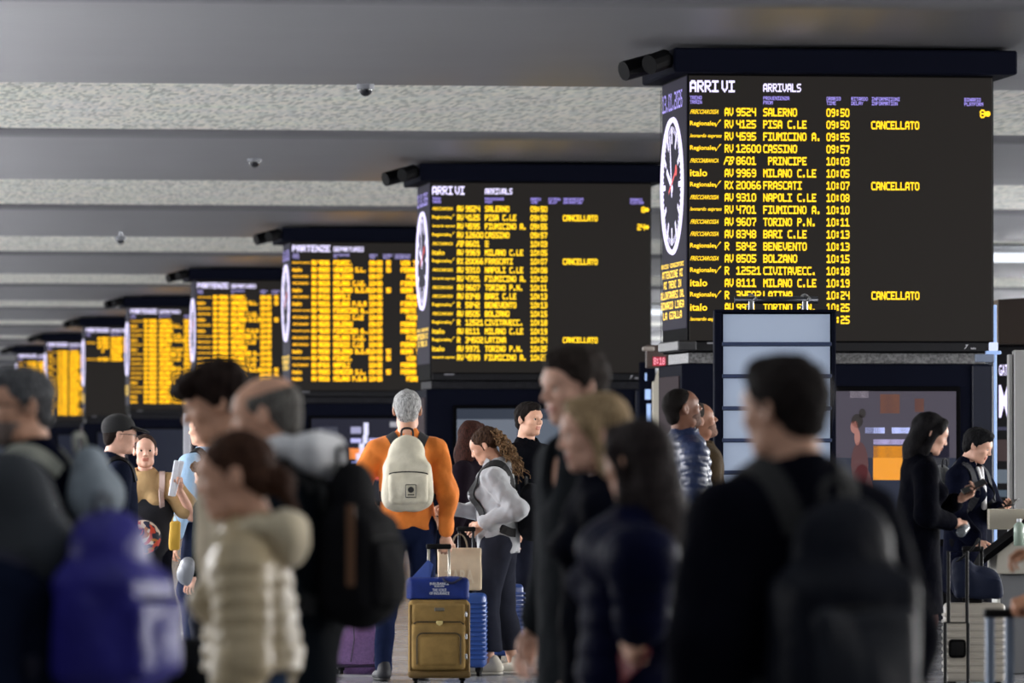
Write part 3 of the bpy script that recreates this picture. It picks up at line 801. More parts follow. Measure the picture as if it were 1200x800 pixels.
ce = empty('ceiling', (0, 0, 0), kind='structure')
for i in range(NB):
    y0 = S0 + i * BAY; y1 = y0 + SL; y2 = y0 + BAY
    o = MB().box(XL, XR, y0, y1, 0, 0.1).build('mosaic_strip', m_mos, ce, loc=(0, 0, CZ + 0.015))
    vs = []; fs = []; N = 14
    for k in range(N + 1):
        u = k / N; y = y1 + (y2 - y1) * u; z = CZ - 0.16 * math.sin(math.pi * u) ** 0.75
        vs += [(XL, y, z), (XR, y, z), (XR, y, CZ + 0.3), (XL, y, CZ + 0.3)]
    for k in range(N):
        for q in range(4): fs.append((k * 4 + q, k * 4 + (q + 1) % 4, k * 4 + 4 + (q + 1) % 4, k * 4 + 4 + q))
    fs += [(0, 1, 2, 3), (N * 4 + 3, N * 4 + 2, N * 4 + 1, N * 4)]
    o = MB().add(vs, fs).build('ceiling_panel', m_ceil, ce)
    o.data.polygons.foreach_set('use_smooth', [abs(p.normal.z) > 0.5 and p.center.z < CZ + 0.05 for p in o.data.polygons]); o.data.update()
YE = S0 + NB * BAY
w = MB().box(XL, 120, YE + 8, YE + 8.4, 0, 5.4).build('wall_far', mat('far_wall', (92, 100, 116), rough=0.8)); w['kind'] = 'structure'

# pendant lamps added over both walkways, out of view, to bounce light upwards
def pendant(x, y, L, z=4.55, label='', down=ADDED_LAMP_DOWN, tube=True):
    r = empty('added_pendant_lamp', (x, y, z), 0, label, 'lamp', 'long pendant lamps added over the walkways')
    MB().rbox(-0.12, 0.12, -L / 2, L / 2, 0, 0.1, 0.02).build('lamp_housing', mat('lamp_housing', (200, 200, 204), rough=0.4), r)
    MB().box(-0.10, 0.10, -L / 2 + 0.05, L / 2 - 0.05, -0.012, 0.0).build('diffuser', emis('diffuser', (240, 245, 255), 3.0), r)
    for k in (-0.4, 0, 0.4): MB().tube([(0, k * L, 0.1), (0, k * L, CZ - z)], 0.006, 6).build('hanger', m_steel, r)
    a = area_light('added_lamp_down', (x, y, z - 0.03), (x, y, 0), L * 0.95, 0.2, down, (0.98, 0.97, 1.0))
    a.rotation_euler = (0, 0, math.pi / 2)
for i in range(8):
    pendant(-5.0, 40 + i * 26, 18, label='added pendant lamp number %d along the walkway left of the boards, counted from the photographer' % (i + 1))
for i in range(7):
    pendant(25.0, (36 + i * 22) if i < 3 else 40 + (i + 1.5) * 26, 18, label='added pendant lamp number %d along the shop side, counted from the photographer' % (i + 1), z=4.4)
# bright ceiling lights across the shop side, seen right of the nearest board
for y, lb in ((98, 'bright white strip light under the ceiling, right of the largest board'), (137, 'bright white strip light seen between the two nearest boards')):
    r = empty('strip_light', (31, y, 4.86), 0, lb, 'lamp')
    MB().box(-14, 14, -2.3, 2.3, 0, 0.12).build('light_frame', m_steel, r)
    MB().box(-13.9, 13.9, -2.2, 2.2, -0.01, 0).build('light_panel', emis('light_panel', (240, 246, 255), 1.3), r)

# ------------------------------------------------------------------ LED lettering
_F = {
'A':'69999F999','B':'E99E99E','0':'', }
FONT = {k: v.split() for k, v in {
'A':'01110 11011 10001 10001 11111 10001 10001','B':'11110 10001 10001 11110 10001 10001 11110','C':'01111 10000 10000 10000 10000 10000 01111',
'D':'11110 10001 10001 10001 10001 10001 11110','E':'11111 10000 10000 11110 10000 10000 11111','F':'11111 10000 10000 11110 10000 10000 10000',
'G':'01111 10000 10000 10011 10001 10001 01111','H':'10001 10001 10001 11111 10001 10001 10001','I':'11111 00100 00100 00100 00100 00100 11111',
'J':'00001 00001 00001 00001 00001 10001 01110','K':'10001 10010 10100 11000 10100 10010 10001','L':'10000 10000 10000 10000 10000 10000 11111',
'M':'10001 11011 10101 10101 10001 10001 10001','N':'10001 11001 11001 10101 10011 10011 10001','O':'01110 10001 10001 10001 10001 10001 01110',
'P':'11110 10001 10001 11110 10000 10000 10000','Q':'01110 10001 10001 10001 10101 10010 01101','R':'11110 10001 10001 11110 10100 10010 10001',
'S':'01111 10000 10000 01110 00001 00001 11110','T':'11111 00100 00100 00100 00100 00100 00100','U':'10001 10001 10001 10001 10001 10001 01110',
'V':'10001 10001 10001 10001 10001 01010 00100','W':'10001 10001 10001 10101 10101 11011 10001','X':'10001 01010 00100 00100 00100 01010 10001',
'Y':'10001 10001 01010 00100 00100 00100 00100','Z':'11111 00001 00010 00100 01000 10000 11111',
'0':'01110 10001 10001 10001 10001 10001 01110','1':'01100 10100 00100 00100 00100 00100 11111','2':'11110 00001 00001 01110 10000 10000 11111',
'3':'11110 00001 00001 01110 00001 00001 11110','4':'10001 10001 10001 01111 00001 00001 00001','5':'11111 10000 10000 11110 00001 00001 11110',
'6':'01110 10000 10000 11110 10001 10001 01110','7':'11111 00001 00001 00010 00100 00100 00100','8':'01110 10001 10001 01110 10001 10001 01110',
'9':'01110 10001 10001 01111 00001 00001 01110','.':'00000 00000 00000 00000 00000 01100 01100',':':'00000 01100 01100 00000 01100 01100 00000',
' ':'00000 00000 00000 00000 00000 00000 00000','-':'00000 00000 00000 11111 00000 00000 00000','/':'00001 00010 00010 00100 01000 01000 10000',
'=':'11111 00000 00000 11111 00000 00000 11111','\'':'00100 00100 00000 00000 00000 00000 00000'}.items()}
def led_cells(text, x, z, w, h, shear=0.0, fat=1.18):
    """quads for one string: left x, top z, total width w, height h, in (x, z)"""
    n = len(text); pitch = w / (n - 0.16); cw = pitch * 0.84 / 5; ch = h / 7; out = []
    for i, c in enumerate(text):
        g = FONT.get(c.upper(), FONT[' '])
        for r in range(7):
            run = None
            for q in range(6):
                on = q < 5 and g[r][q] == '1'
                if on and run is None: run = q
                if not on and run is not None:
                    a = x + i * pitch + run * cw - cw * (fat - 1) / 2; b = x + i * pitch + q * cw + cw * (fat - 1) / 2
                    t = z - r * ch + ch * (fat - 1) / 2; u = z - (r + 1) * ch - ch * (fat - 1) / 2; s0 = shear * (3.5 - r) * ch
                    out.append((a + s0, b + s0, t, u)); run = None
    return out
_tc = {}
def font_quads(text, x, z, w, h, shear=0.3):
    """lower-case lettering from the built-in outline font, fitted to w by h"""
    key = (text, shear)
    if key not in _tc:
        cu = bpy.data.curves.new('t', 'FONT'); cu.body = text; cu.shear = shear; cu.resolution_u = 2; cu.offset = 0.018
        o = bpy.data.objects.new('t', cu); COL.objects.link(o)
        me = bpy.data.meshes.new_from_object(o.evaluated_get(bpy.context.evaluated_depsgraph_get()))
        v = np.array([tuple(q.co)[:2] for q in me.vertices]); f = [tuple(p.vertices) for p in me.polygons]
        bpy.data.objects.remove(o); bpy.data.curves.remove(cu); bpy.data.meshes.remove(me)
        v -= v.min(0); v /= v.max(0); _tc[key] = (v, f)
    v, f = _tc[key]
    return v * [w, h] + [x, z - h], f
SX, SZ = 0.00734, 0.0072          # board 1 picture pixels to metres
def LX(p): return (p - 806) * SX
def LZ(p): return CAM_H + (HZ - p) * SZ
class Ink:
    """lettering on a face: 'front' looks towards -Y, 'left' looks towards -X"""
    def __init__(s, side='front', off=0.014): s.mb = MB(); s.side = side; s.off = off
    def pt(s, u, z): return (u, -s.off, z) if s.side == 'front' else (-s.off, -u, z)
    def led(s, text, px, py, w, h, shear=0.0, fat=1.18, k=SX):
        for a, b, t, u in led_cells(text, LX(px) if s.side == 'front' else px, LZ(py) if s.side == 'front' else py, w * k, h * (SZ if k == SX else 1), shear, fat):
            s.mb.add([s.pt(a, u), s.pt(b, u), s.pt(b, t), s.pt(a, t)], [(0, 1, 2, 3)])
    def font(s, text, px, py, w, h, shear=0.3):
        v, f = font_quads(text, LX(px), LZ(py), w * SX, h * SZ, shear); s.mb.add([s.pt(a, b) for a, b in v], f)
    def poly(s, pts): s.mb.add([s.pt(a, b) for a, b in pts], [tuple(range(len(pts)))])

ARR = [('F', 'AV', '9524', 'SALERNO', '09:50', '', '8'), ('R', 'RV', '4125', 'PISA C.LE', '09:50', 'CANCELLATO', ''), ('L', 'RV', '4595', 'FIUMICINO A.', '09:55', '', ''),
       ('R', 'RV', '12600', 'CASSINO', '09:57', '', ''), ('B', 'FB', '8601', ' PRINCIPE', '10:03', '', ''), ('I', 'AV', '9969', 'MILANO C.LE', '10:05', '', ''),
       ('R', 'RX', '20066', 'FRASCATI', '10:07', 'CANCELLATO', ''), ('F', 'AV', '9310', 'NAPOLI C.LE', '10:08', '', ''), ('L', 'RV', '4701', 'FIUMICINO A.', '10:10', '', ''),
       ('F', 'AV', '9607', 'TORINO P.N.', '10:11', '', ''), ('F', 'AV', '8348', 'BARI C.LE', '10:13', '', ''), ('R', 'R', '5842', 'BENEVENTO', '10:13', '', ''),
       ('F', 'AV', '8505', 'BOLZANO', '10:15', '', ''), ('R', 'R', '12521', 'CIVITAVECC.', '10:18', '', ''), ('I', 'AV', '8111', 'MILANO C.LE', '10:19', '', ''),
       ('R', 'R', '34502', 'LATINA', '10:24', 'CANCELLATO', ''), ('I', 'AV', '9971', 'TORINO P.N.', '10:25', '', ''), ('L', 'RV', '4599', 'FIUMICINO A.', '10:25', '', '')]
ARR2 = [list(r) for r in ARR]; ARR2[2][6] = '24'; ARR2[4][3] = '='
DEP = [('L', 'RV', '4596', 'FIUMIC. A.'[:7], '09:50', '5', 'VIA TERMIN'), ('I', 'AV', '9920', 'VENEZIA S.L.', '09:55', '5', 'FERMA A ROMA'), ('F', 'AV', '9525', 'SALERNO', '09:57', '', 'FERMA A NAPOLI'),
       ('F', 'AV', '9618', 'MILANO C.LE.', '10:00', '', 'FIRENZE BOLOGNA'), ('I', 'AV', '9932', 'BOLZANO B.Z.A', '10:00', '5', 'ROMA TIB. FI'), ('F', 'AV', '8416', 'NAPOLI', '10:05', '', 'FERMA A ORTE'),
       ('I', 'AV', '9916', 'MILANO P.G.A', '10:05', '', 'FIRENZE RHO'), ('L', 'RV', '4600', 'FIUMICINO A..', '10:05', '', 'PARTE DAL 23'), ('F', 'AV', '9528', 'REGGIO C.LE', '10:08', '', 'FERMA A PADOVA')]
DEP = DEP + [DEP[(i * 5 + 2) % 9] for i in range(9)]
LOGO = {'F': ('FRECCIAROSSA', 33, 5.2, 0.5), 'B': ('FRECCIABIANCA', 33, 5.0, 0.5), 'R': ('Regionale', 31, 7.0, 0.0), 'L': ('leonardo express', 37, 5.6, 0.3), 'I': ('italo', 20, 8.6, 0.0)}
def logo(ink, k, y):
    t, w, h, sh = LOGO[k]
    ink.font(t, 808.5, y - h / 2, w - (3 if k == 'R' else 0), h, sh)
    if k == 'R':
        a = LX(836.5); z = LZ(y); ink.poly([(a, z + .008), (a + .014, z - .026), (a + .050, z + .036), (a + .062, z + .036), (a + .018, z - .010), (a + .010, z + .012)][::-1])
def board(label, X, Y, kind, sidetext=6, rows=None, hide_clock=False, tall=0.0, short=False):
    r = empty('departure_board' if kind != 'arr' and kind != 'arr2' else 'arrival_board', (X, Y, 0), 0, label, 'board', 'information boards hanging in a row')
    W = 2.634; Dp = 1.39
    zt, zb = LZ(84), LZ(412)
    MB().rbox(0, W, 0, Dp, zb, zt, 0.012, 1).build('casing', m_black, r)
    MB().rbox(-0.15, W + 0.16, -0.22, Dp + 0.2, LZ(86), LZ(57.5), 0.015, 1).build('top_cap', m_dark, r)
    MB().rbox(0.3, W - 0.3, 0.25, Dp - 0.25, LZ(58), CZ + 0.1, 0.01, 1).build('ceiling_mount', m_dark, r)
    fr = MB().rbox(0.012, W - 0.012, -0.008, 0.01, LZ(399), LZ(88), 0.004, 1).build('screen', m_led, r)
    MB().rbox(-0.008, 0.01, 0.03, Dp - 0.03, LZ(384), LZ(88), 0.004, 1).build('side_screen', m_led2, r)
    MB().rbox(0.02, W - 0.02, -0.018, 0.02, zb + 0.005, LZ(400.5), 0.006, 1).build('lower_bezel', mat('bezel', (18, 18, 22), rough=0.5, spec=.2), r)
    MB().box(1.0 * 0 + LX(828), LX(844), -0.021, -0.018, LZ(396) - .05, LZ(396) - .035).build('maker_mark', mat('grey_print', (120, 120, 126)), r)
    ik_ = Ink(off=0.022); ik_.font('7', 1129, 403, 5, 5.5, 0.5); ik_.font('info', 1137, 406, 6, 2.5, 0); ik_.mb.build('maker_logo', mat('white_print', (190, 190, 196)), r)
    hd = Ink()
    arr = kind in ('arr', 'arr2')
    if arr: hd.led('ARRI', 808.5, 94.0, 33, 13.2, fat=1.35); hd.led('VI', 845.5, 94.0, 15, 13.2, fat=1.35)
    else: hd.led('PARTENZE' if not short else '        ', 808.5, 94, 78, 13, fat=1.4)
    hd.led('ARRIVALS' if arr else 'DEPARTURES', 894, 97, 44 if arr else 62, 9.4, fat=1.3)
    hd.mb.build('heading', m_wht, r)
    hs_ = Ink()
    for (a, b, x) in (('TRENO', 'TRAIN', 808.5), ('PROVENIENZA' if arr else 'DESTINAZIONE', 'FROM' if arr else 'TO', 894), ('ORARIO', 'TIME', 968), ('RITARDO', 'DELAY', 997), ('INFORMAZIONI', 'INFORMATION', 1021), ('BINARIO', 'PLATFORM', 1130)):
        for t, y in ((a, 112), (b, 117.2)): hs_.led(t, x, y, len(t) * 2.75, 4.1, fat=1.25)
    hs_.mb.build('column_titles', m_vio if arr else mat('led_lilac', (10, 10, 10), emit=(190, 180, 250), estr=1.0), r)
    rows = rows or (ARR if kind == 'arr' else ARR2 if kind == 'arr2' else DEP)
    for i, row in enumerate(rows):
        if row is None: continue
        y = 130.5 + i * 14.33; k = Ink(); h = 9.2; t = y - h / 2
        f = 1.38 if kind == 'arr' else 1.55 if kind == 'arr2' else 1.9
        lg, cat_, num, dest, tm, info, plat = row
        if lg: logo(k, lg, y)
        k.led(cat_, 849, t, 4.9 * len(cat_), h, shear=0.35 if cat_ == 'FB' else 0, fat=f)
        k.led(num, 862.5, t, 5.7 * len(num), h, fat=f)
        k.led(dest, 894, t, 5.6 * len(dest), h, fat=f)
        k.led(tm, 968, t, 26.5, h, fat=f)
        if arr:
            if info: k.led(info, 1020.5, t, 56, h, fat=f)
            if plat:
                k.led(plat, 1155 - 6.6 * len(plat), t, 6 * len(plat), h, fat=f)
                cx, cz = LX(1157.5), LZ(y); k.poly([(cx + .024 * math.cos(a), cz + .024 * math.sin(a)) for a in [j * math.pi / 5 for j in range(10)]])
        else:
            if info: k.led(info, 1004, t, 8, h, fat=f)
            k.led(plat, 1034 + (12 if i % 3 == 2 else 0), t, 6.2 * len(plat), h, fat=f)
        k.mb.build('text_row', m_yel if arr else m_ora, r)
    # left face: date, clock and running notice
    yc = -0.75; zc = LZ(213)
    if not hide_clock:
        d = Ink('left', 0.014); d.led('13.01.2026', yc - 0.55, LZ(102), 1.1, 0.15, k=1, fat=1.0); d.mb.build('date_text', m_vio, r)
    c = MB(); c.tube([(-0.01, -yc + 0.57 * math.cos(a), zc + 0.57 * math.sin(a)) for a in [j * math.pi / 24 for j in range(48)]], 0.022, 6, closed=True)
    ck = c.build('clock', m_wht, r)
    tk = Ink('left', 0.018)
    for j in range(60):
        a = 2 * math.pi * j / 60; big = j % 5 == 0; r1, r0, w_ = 0.51, 0.36 if big else 0.455, 0.024 if big else 0.009
        ca, sa = math.cos(a), math.sin(a)
        tk.poly([(yc + r0 * sa - w_ * ca, zc + r0 * ca + w_ * sa), (yc + r0 * sa + w_ * ca, zc + r0 * ca - w_ * sa), (yc + r1 * sa + w_ * ca, zc + r1 * ca - w_ * sa), (yc + r1 * sa - w_ * ca, zc + r1 * ca + w_ * sa)])
    tk.mb.build('clock_ticks', m_wht, ck)
    for an, L0, L1, w_, mm, nm in ((298, -0.08, 0.30, 0.028, m_wht, 'clock_hand'), (348, -0.10, 0.44, 0.022, m_wht, 'clock_hand'), (66, -0.14, 0.30, 0.014, m_red, 'second_hand')):
        a = math.radians(an); h_ = Ink('left', 0.022 + (0.004 if mm is m_red else 0)); ca, sa = math.cos(a), math.sin(a)
        h_.poly([(yc + L0 * sa - w_ * ca, zc + L0 * ca + w_ * sa), (yc + L0 * sa + w_ * ca, zc + L0 * ca - w_ * sa), (yc + L1 * sa + w_ * ca, zc + L1 * ca - w_ * sa), (yc + L1 * sa - w_ * ca, zc + L1 * ca + w_ * sa)])
        if nm == 'second_hand': h_.poly([(yc + L1 * sa + 0.05 * math.cos(q * .63), zc + L1 * ca + 0.05 * math.sin(q * .63)) for q in range(10)])
        h_.mb.build(nm, mm, ck)
    nt_ = [('AVVISO VIAGGIATORI', 1.24, 0.036), ('ATTENZIONE AI', 1.12, 0.062), ('AI TRENI IN', 0.95, 0.062), ('ALLONTANARSI DAL', 1.28, 0.062), ('BINARIO LINEA', 1.25, 0.062), ('LA GIALLA', 1.02, 0.062)]
    if sidetext:
        n = Ink('left', 0.014); zz = LZ(305) if sidetext > 3 else LZ(325)
        for j, (t, w_, h_) in enumerate(nt_[:sidetext]):
            n.led(t, yc - w_ / 2, zz, w_, h_, k=1, fat=1.3); zz -= h_ + 0.026
        n.mb.build('notice_text', m_yel, r)
    # two spotlights on the left of the cap
    # lamp heads hang from the cap
    for j, (dy, dx) in enumerate(((-0.05, -0.24), (0.35, -0.30))):
        mb = MB(); a = Vector((-0.12, dy, LZ(66))); b = Vector((dx - 0.12 - 0.1 * j, dy - 0.18, LZ(78 + 4 * j)))
        mb.tube([a, a + (b - a) * 0.4], 0.02, 8); mb.tube([a + (b - a) * 0.35, b], 0.085, 12)
        mb.build('spotlight', mat('lamp_black', (7, 7, 9), rough=0.6, spec=0.08), r)
    return r

def kiosk(label, X, Y, screen=True, gran=None, content=None, glow=(60, 66, 84), gs=0.5):
    """cabinet that stands on the floor under a board"""
    r = empty('kiosk', (X, Y, 0), 0, label, 'kiosk', 'kiosks standing under the boards')
    W = 2.60; Dp = 1.3
    MB().rbox(0.02, W - 0.02, 0.1, Dp - 0.1, LZ(425.5), LZ(412.5), 0.006, 1).build('stone_band', gran or mat('stone_dark', (34, 34, 38), rough=0.7, ior=1.2, noise=0.3, nscale=45), r)
    MB().rbox(-0.05, W, 0.0, Dp, 0.0, LZ(426), 0.012, 1).build('cabinet', m_dark, r)
    MB().rbox(W - 0.16, W + 0.02, -0.03, 0.1, 0.02, LZ(427), 0.01, 1).build('corner_post', mat('post_navy', (20, 24, 38), rough=0.4, spec=.2), r)
    MB().rbox(-0.062, -0.04, 0.12, Dp - 0.1, 0.1, LZ(440), 0.006, 1).build('side_panel', mat('side_brown', (58, 50, 53), rough=0.8, ior=1.12), r)
    MB().rbox(0.15, W - 0.2, -0.02, 0.02, 0.05, 0.35, 0.01, 1).build('plinth', m_black, r)
    if screen:
        x0, x1 = LX(848), LX(1119)
        MB().rbox(x0 - 0.04, x1 + 0.04, -0.03, 0.01, LZ(640), LZ(452), 0.006, 1).build('screen_frame', m_black, r)
        sc = MB().box(x0, x1, -0.036, -0.03, LZ(632), LZ(458)).build('kiosk_screen', mat('glass_%d_%d' % (glow[0], int(gs * 100)), (20, 22, 30), rough=0.12, emit=glow, estr=gs, noise=0), r)
        if content:  # flat glowing shapes paint reflections of the hall onto the glass
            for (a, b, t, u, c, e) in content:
                MB().box(x0 + (x1 - x0) * a, x0 + (x1 - x0) * b, -0.040, -0.036, LZ(458) - (LZ(458) - LZ(632)) * u, LZ(458) - (LZ(458) - LZ(632)) * t).build('painted_glass_shape', emis('pic_%d_%d_%d' % c, c, e), sc)
    return r

_b1 = G(806, 48.0); BX, BY = _b1.x, _b1.y
def boff(px, D): return G(px, D)
N0 = {5: 1}
names = ['largest arrivals board, nearest, top right, cancelled trains in yellow', 'second arrivals board from the right, smaller, white clock on its left side',
         'third board from the right, departures, all columns filled with yellow text', 'fourth board from the right, departures, blue-lit edge on its left',
         'fifth board from the right, departures, above the black cap', 'sixth board from the right, dark lower half, few yellow lines',
         'second board from the left edge, small and blurred, full of orange lines', 'farthest and leftmost board, mostly hidden by the bearded man']
corner = [806, 504.5, 341, 230, 152, 100, 55, 21]
DEP6 = [('', '', '', 'MILANO C.LE', '10:05', '', ''), ('F', 'AV', '95', 'MILANO C.LE FI', '10:05', '', ''), ('', '', '', 'ROMA TERMINI', '10:05', '', 'VIA FI'), ('F', 'RV', '4125', 'CASSINO A', '', '', ''), None] 
for i, px in enumerate(corner):
    D = 48.0 + i * 19.05
    p = G(px, D); kk = 'arr' if i == 0 else 'arr2' if i == 1 else 'dep'
    rows = None
    if i == 5:
        rows = [('', 'AV', '9524', 'SALERNO NAPOLI', '09:50', '5', 'VIA NAPOLI'), ('F', 'AV', '9524', 'MILANO C.LE AV', '09:50', '5', 'VIA'), ('', 'RV', '4125', 'FIRENZE ROMA', '09:50', '', 'VIA NAPOLI'), ('', '', '5', 'BOLOGNA C.LE', '09:50', '', 'VIA NAPOLI'), ('', '', '', 'PADOVA', '', '', 'VIA NAPOLI'), ('F', 'AV', '9524', 'CASSINO', '09:50', '5', ''), ('', '', '', '', '', '', 'VIA')]
    board(names[i], p.x, p.y, kk, sidetext=6 if i == 0 else 3, rows=rows, hide_clock=i > 2)
    if i == 0:
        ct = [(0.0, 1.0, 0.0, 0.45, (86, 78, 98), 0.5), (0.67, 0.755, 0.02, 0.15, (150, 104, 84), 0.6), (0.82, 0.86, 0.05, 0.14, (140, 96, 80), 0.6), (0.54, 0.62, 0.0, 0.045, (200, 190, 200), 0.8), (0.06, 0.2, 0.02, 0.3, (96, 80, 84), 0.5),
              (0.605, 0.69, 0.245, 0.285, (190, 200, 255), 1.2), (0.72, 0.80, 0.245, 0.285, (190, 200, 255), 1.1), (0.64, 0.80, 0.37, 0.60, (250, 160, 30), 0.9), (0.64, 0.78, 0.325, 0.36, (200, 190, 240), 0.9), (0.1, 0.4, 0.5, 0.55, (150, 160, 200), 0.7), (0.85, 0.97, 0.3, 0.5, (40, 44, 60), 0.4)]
        kiosk('dark navy kiosk under the largest board, its glass screen painted with glowing reflections', p.x, p.y, content=ct, gran=m_gran)
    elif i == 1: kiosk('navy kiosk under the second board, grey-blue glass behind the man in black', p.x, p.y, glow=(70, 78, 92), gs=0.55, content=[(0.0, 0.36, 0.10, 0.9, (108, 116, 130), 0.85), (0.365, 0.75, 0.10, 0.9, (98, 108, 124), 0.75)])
    elif i == 2: kiosk('dark kiosk under the third board with colourful reflections painted on its glass screen', p.x, p.y, glow=(50, 50, 64), gs=0.5, content=[(0.40, 0.435, 0.05, 0.20, (220, 220, 250), 1.2), (0.393, 0.428, 0.2, 0.30, (220, 220, 250), 1.2), (0.365, 0.405, 0.3, 0.42, (220, 220, 250), 1.2), (0.34, 0.38, 0.42, 0.56, (220, 220, 250), 1.2), (0.30, 0.38, 0.10, 0.18, (180, 180, 220), 0.8), (0.30, 0.38, 0.24, 0.29, (190, 190, 250), 1.1), (0.44, 0.58, 0.24, 0.29, (190, 190, 250), 1.1), (0.28, 0.7, 0.36, 0.50, (250, 140, 60), 1.0), (0.3, 0.75, 0.52, 0.56, (150, 160, 240), 1.0), (0.3, 0.75, 0.60, 0.74, (230, 90, 60), 0.8), (0.6, 0.8, 0.04, 0.1, (180, 180, 190), 0.8), (0.05, 0.2, 0.1, 0.5, (70, 74, 96), 0.5)])
    else: kiosk('dark kiosk standing under the %s board' % ('fourth', 'fifth', 'sixth', 'seventh', 'farthest')[i - 3], p.x, p.y, glow=(50, 54, 70), gs=0.4)

# woman in the glass of the nearest kiosk: reflection painted as flat glowing shapes
def painted_figure(px, D):
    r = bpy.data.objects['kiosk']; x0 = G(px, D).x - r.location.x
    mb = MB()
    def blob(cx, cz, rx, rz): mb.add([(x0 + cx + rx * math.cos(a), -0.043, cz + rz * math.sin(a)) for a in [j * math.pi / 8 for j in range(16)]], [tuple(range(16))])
    blob(0.005, Z(500, D), 0.033, 0.055); blob(0.03, Z(512, D), 0.025, 0.07); mb.build('painted_glass_shape', emis('pic_face', (190, 130, 120), 0.7), r)
    mb = MB(); blob(0.03, Z(493, D), 0.05, 0.06); blob(0.075, Z(484, D), 0.03, 0.04); mb.build('painted_glass_shape', emis('pic_hair', (34, 22, 24), 0.5), r)
    mb = MB(); blob(0.05, Z(545, D), 0.075, 0.20); blob(0.07, Z(585, D), 0.10, 0.30); mb.build('painted_glass_shape', emis('pic_dress', (112, 62, 66), 0.5), r)
painted_figure(1004, 48)

# dome cameras under the ceiling
def dome(px, py, D, label, z=None):
    p = P(px, py, D); z = p.z
    r = empty('dome_camera', (p.x, p.y, z), 0, label, 'camera', 'dome cameras on the ceiling')
    MB().tube([(0, 0, 0.055), (0, 0, 0)], 0.085, 16).build('camera_mount', mat('cam_grey', (120, 122, 128), rough=0.4), r, smooth=False)
    v, qd = _sphere(14, 8); v = v[:, [0, 2, 1]] * V3(0.068, 0.068, 0.07)
    link('camera_dome', mesh_np('camera_dome', v, qd[:, ::-1], mat('dome_glass', (20, 22, 28), rough=0.08)), r)
    MB().tube([(0, 0, 0.05), (0, 0, CZ - z + 0.03)], 0.03, 8).build('camera_stem', m_steel, r)
dome(428, 104, 54, 'dome camera on the ceiling above the second arrivals board')
dome(298, 189, 66.5, 'dome camera on the ceiling above the third board')
dome(141, 281, 88, 'small dome camera far left on the ceiling above the leftmost boards')

# ------------------------------------------------------------------ lightbox totem in front of the nearest board
D = 42.0
p = G(846, D); r = empty('lightbox_stand', (p.x, p.y, 0), -YAW, 'tall navy frame with backlit white panels in front of the largest board', 'display')
k = D / F_PX; W = 129 * k
MB().rbox(-0.055, 0.0, 0, 0.32, 0, Z(365, D), 0.008, 1).build('frame_side', m_dark, r)
MB().rbox(W, W + 0.03, 0, 0.32, 0, Z(365, D), 0.008, 1).build('frame_side', m_dark, r)
MB().rbox(-0.055, W + 0.03, 0, 0.32, Z(366, D), Z(362.5, D), 0.006, 1).build('frame_top', m_dark, r)
MB().box(0, W, 0.2, 0.3, 0.02, Z(366, D)).build('frame_back', m_dark, r)
ys = [366]; 
for j in range(12): ys.append(ys[-1] + 37.6)
mlp = mat('light_sheet', (120, 128, 140), rough=0.6, emit=(160, 176, 205), estr=0.45)
for a, b in zip(ys[:-1], ys[1:]):
    MB().box(0.012, W - 0.012, 0.04, 0.06, Z(b - 3, D), Z(a + 2, D)).build('light_panel', mlp, r)
    MB().rbox(0, W, 0.0, 0.08, Z(b + 1.5, D), Z(b - 3, D), 0.004, 1).build('cross_bar', mat('bar_navy', (40, 52, 82), rough=0.4), r)
MB().tube([(W * 0.12, 0.1, Z(351, D)), (W * 0.88, 0.1, Z(351, D))], 0.028, 12).build('rail', mat('rail_dark', (42, 44, 52), rough=0.3, metal=0.6), r, smooth=True)
for fx in (0.27, 0.76):
    mb = MB(); mb.rbox(W * fx - 0.02, W * fx + 0.02, 0.06, 0.14, Z(363, D), Z(352, D), 0.006, 1); mb.tube([(W * fx + 0.06 * math.cos(a) * 0.5, 0.1, Z(351, D) + 0.04 * math.sin(a)) for a in np.linspace(-0.5, 3.6, 9)], 0.010, 6)
    mb.tube([(W * fx - 0.03, 0.08, Z(360, D)), (W * fx + 0.04, 0.08, Z(348, D))], 0.012, 6)
    mb.build('clamp', m_steel, r)

# ------------------------------------------------------------------ right edge: gate sign, pillar, console
D = 58.0
p = G(1166, D); r = empty('gate_sign', (p.x, p.y, 0), -YAW, 'black gate portal with white GATE and M lettering at right edge', 'sign')
k = D / F_PX
MB().rbox(0.0, 3.2, 0, 0.3, Z(598, D) - 0.9, Z(404, D), 0.02, 1).build('portal', mat('portal_black', (12, 12, 16), rough=0.4, spec=.2), r)
mb = MB(); mb.add([(-0.0, -0.4, Z(404, D)), (3.2, -0.4, Z(404, D)), (3.2, -0.4, Z(330, D)), (0.0, -0.4, Z(352, D)), (-0.0, 0.8, Z(404, D)), (3.2, 0.8, Z(404, D)), (3.2, 0.8, Z(330, D)), (0.0, 0.8, Z(352, D))],
                 [(0, 1, 2, 3), (4, 7, 6, 5), (0, 4, 5, 1), (3, 2, 6, 7), (0, 3, 7, 4), (1, 5, 6, 2)]); mb.build('canopy', mat('canopy_brown', (34, 24, 18), rough=0.3), r)
v, f = font_quads('GATE', 4.6 * k, Z(427, D), 12.5 * k, 13 * k, 0); MB().add([(a, -0.01, b) for a, b in v], f).build('gate_lettering', m_wht, r)
v, f = font_quads('M', 4.6 * k, Z(451, D), 12 * k, 38 * k, 0); MB().add([(a, -0.01, b) for a, b in v], f).build('gate_lettering', m_wht, r)
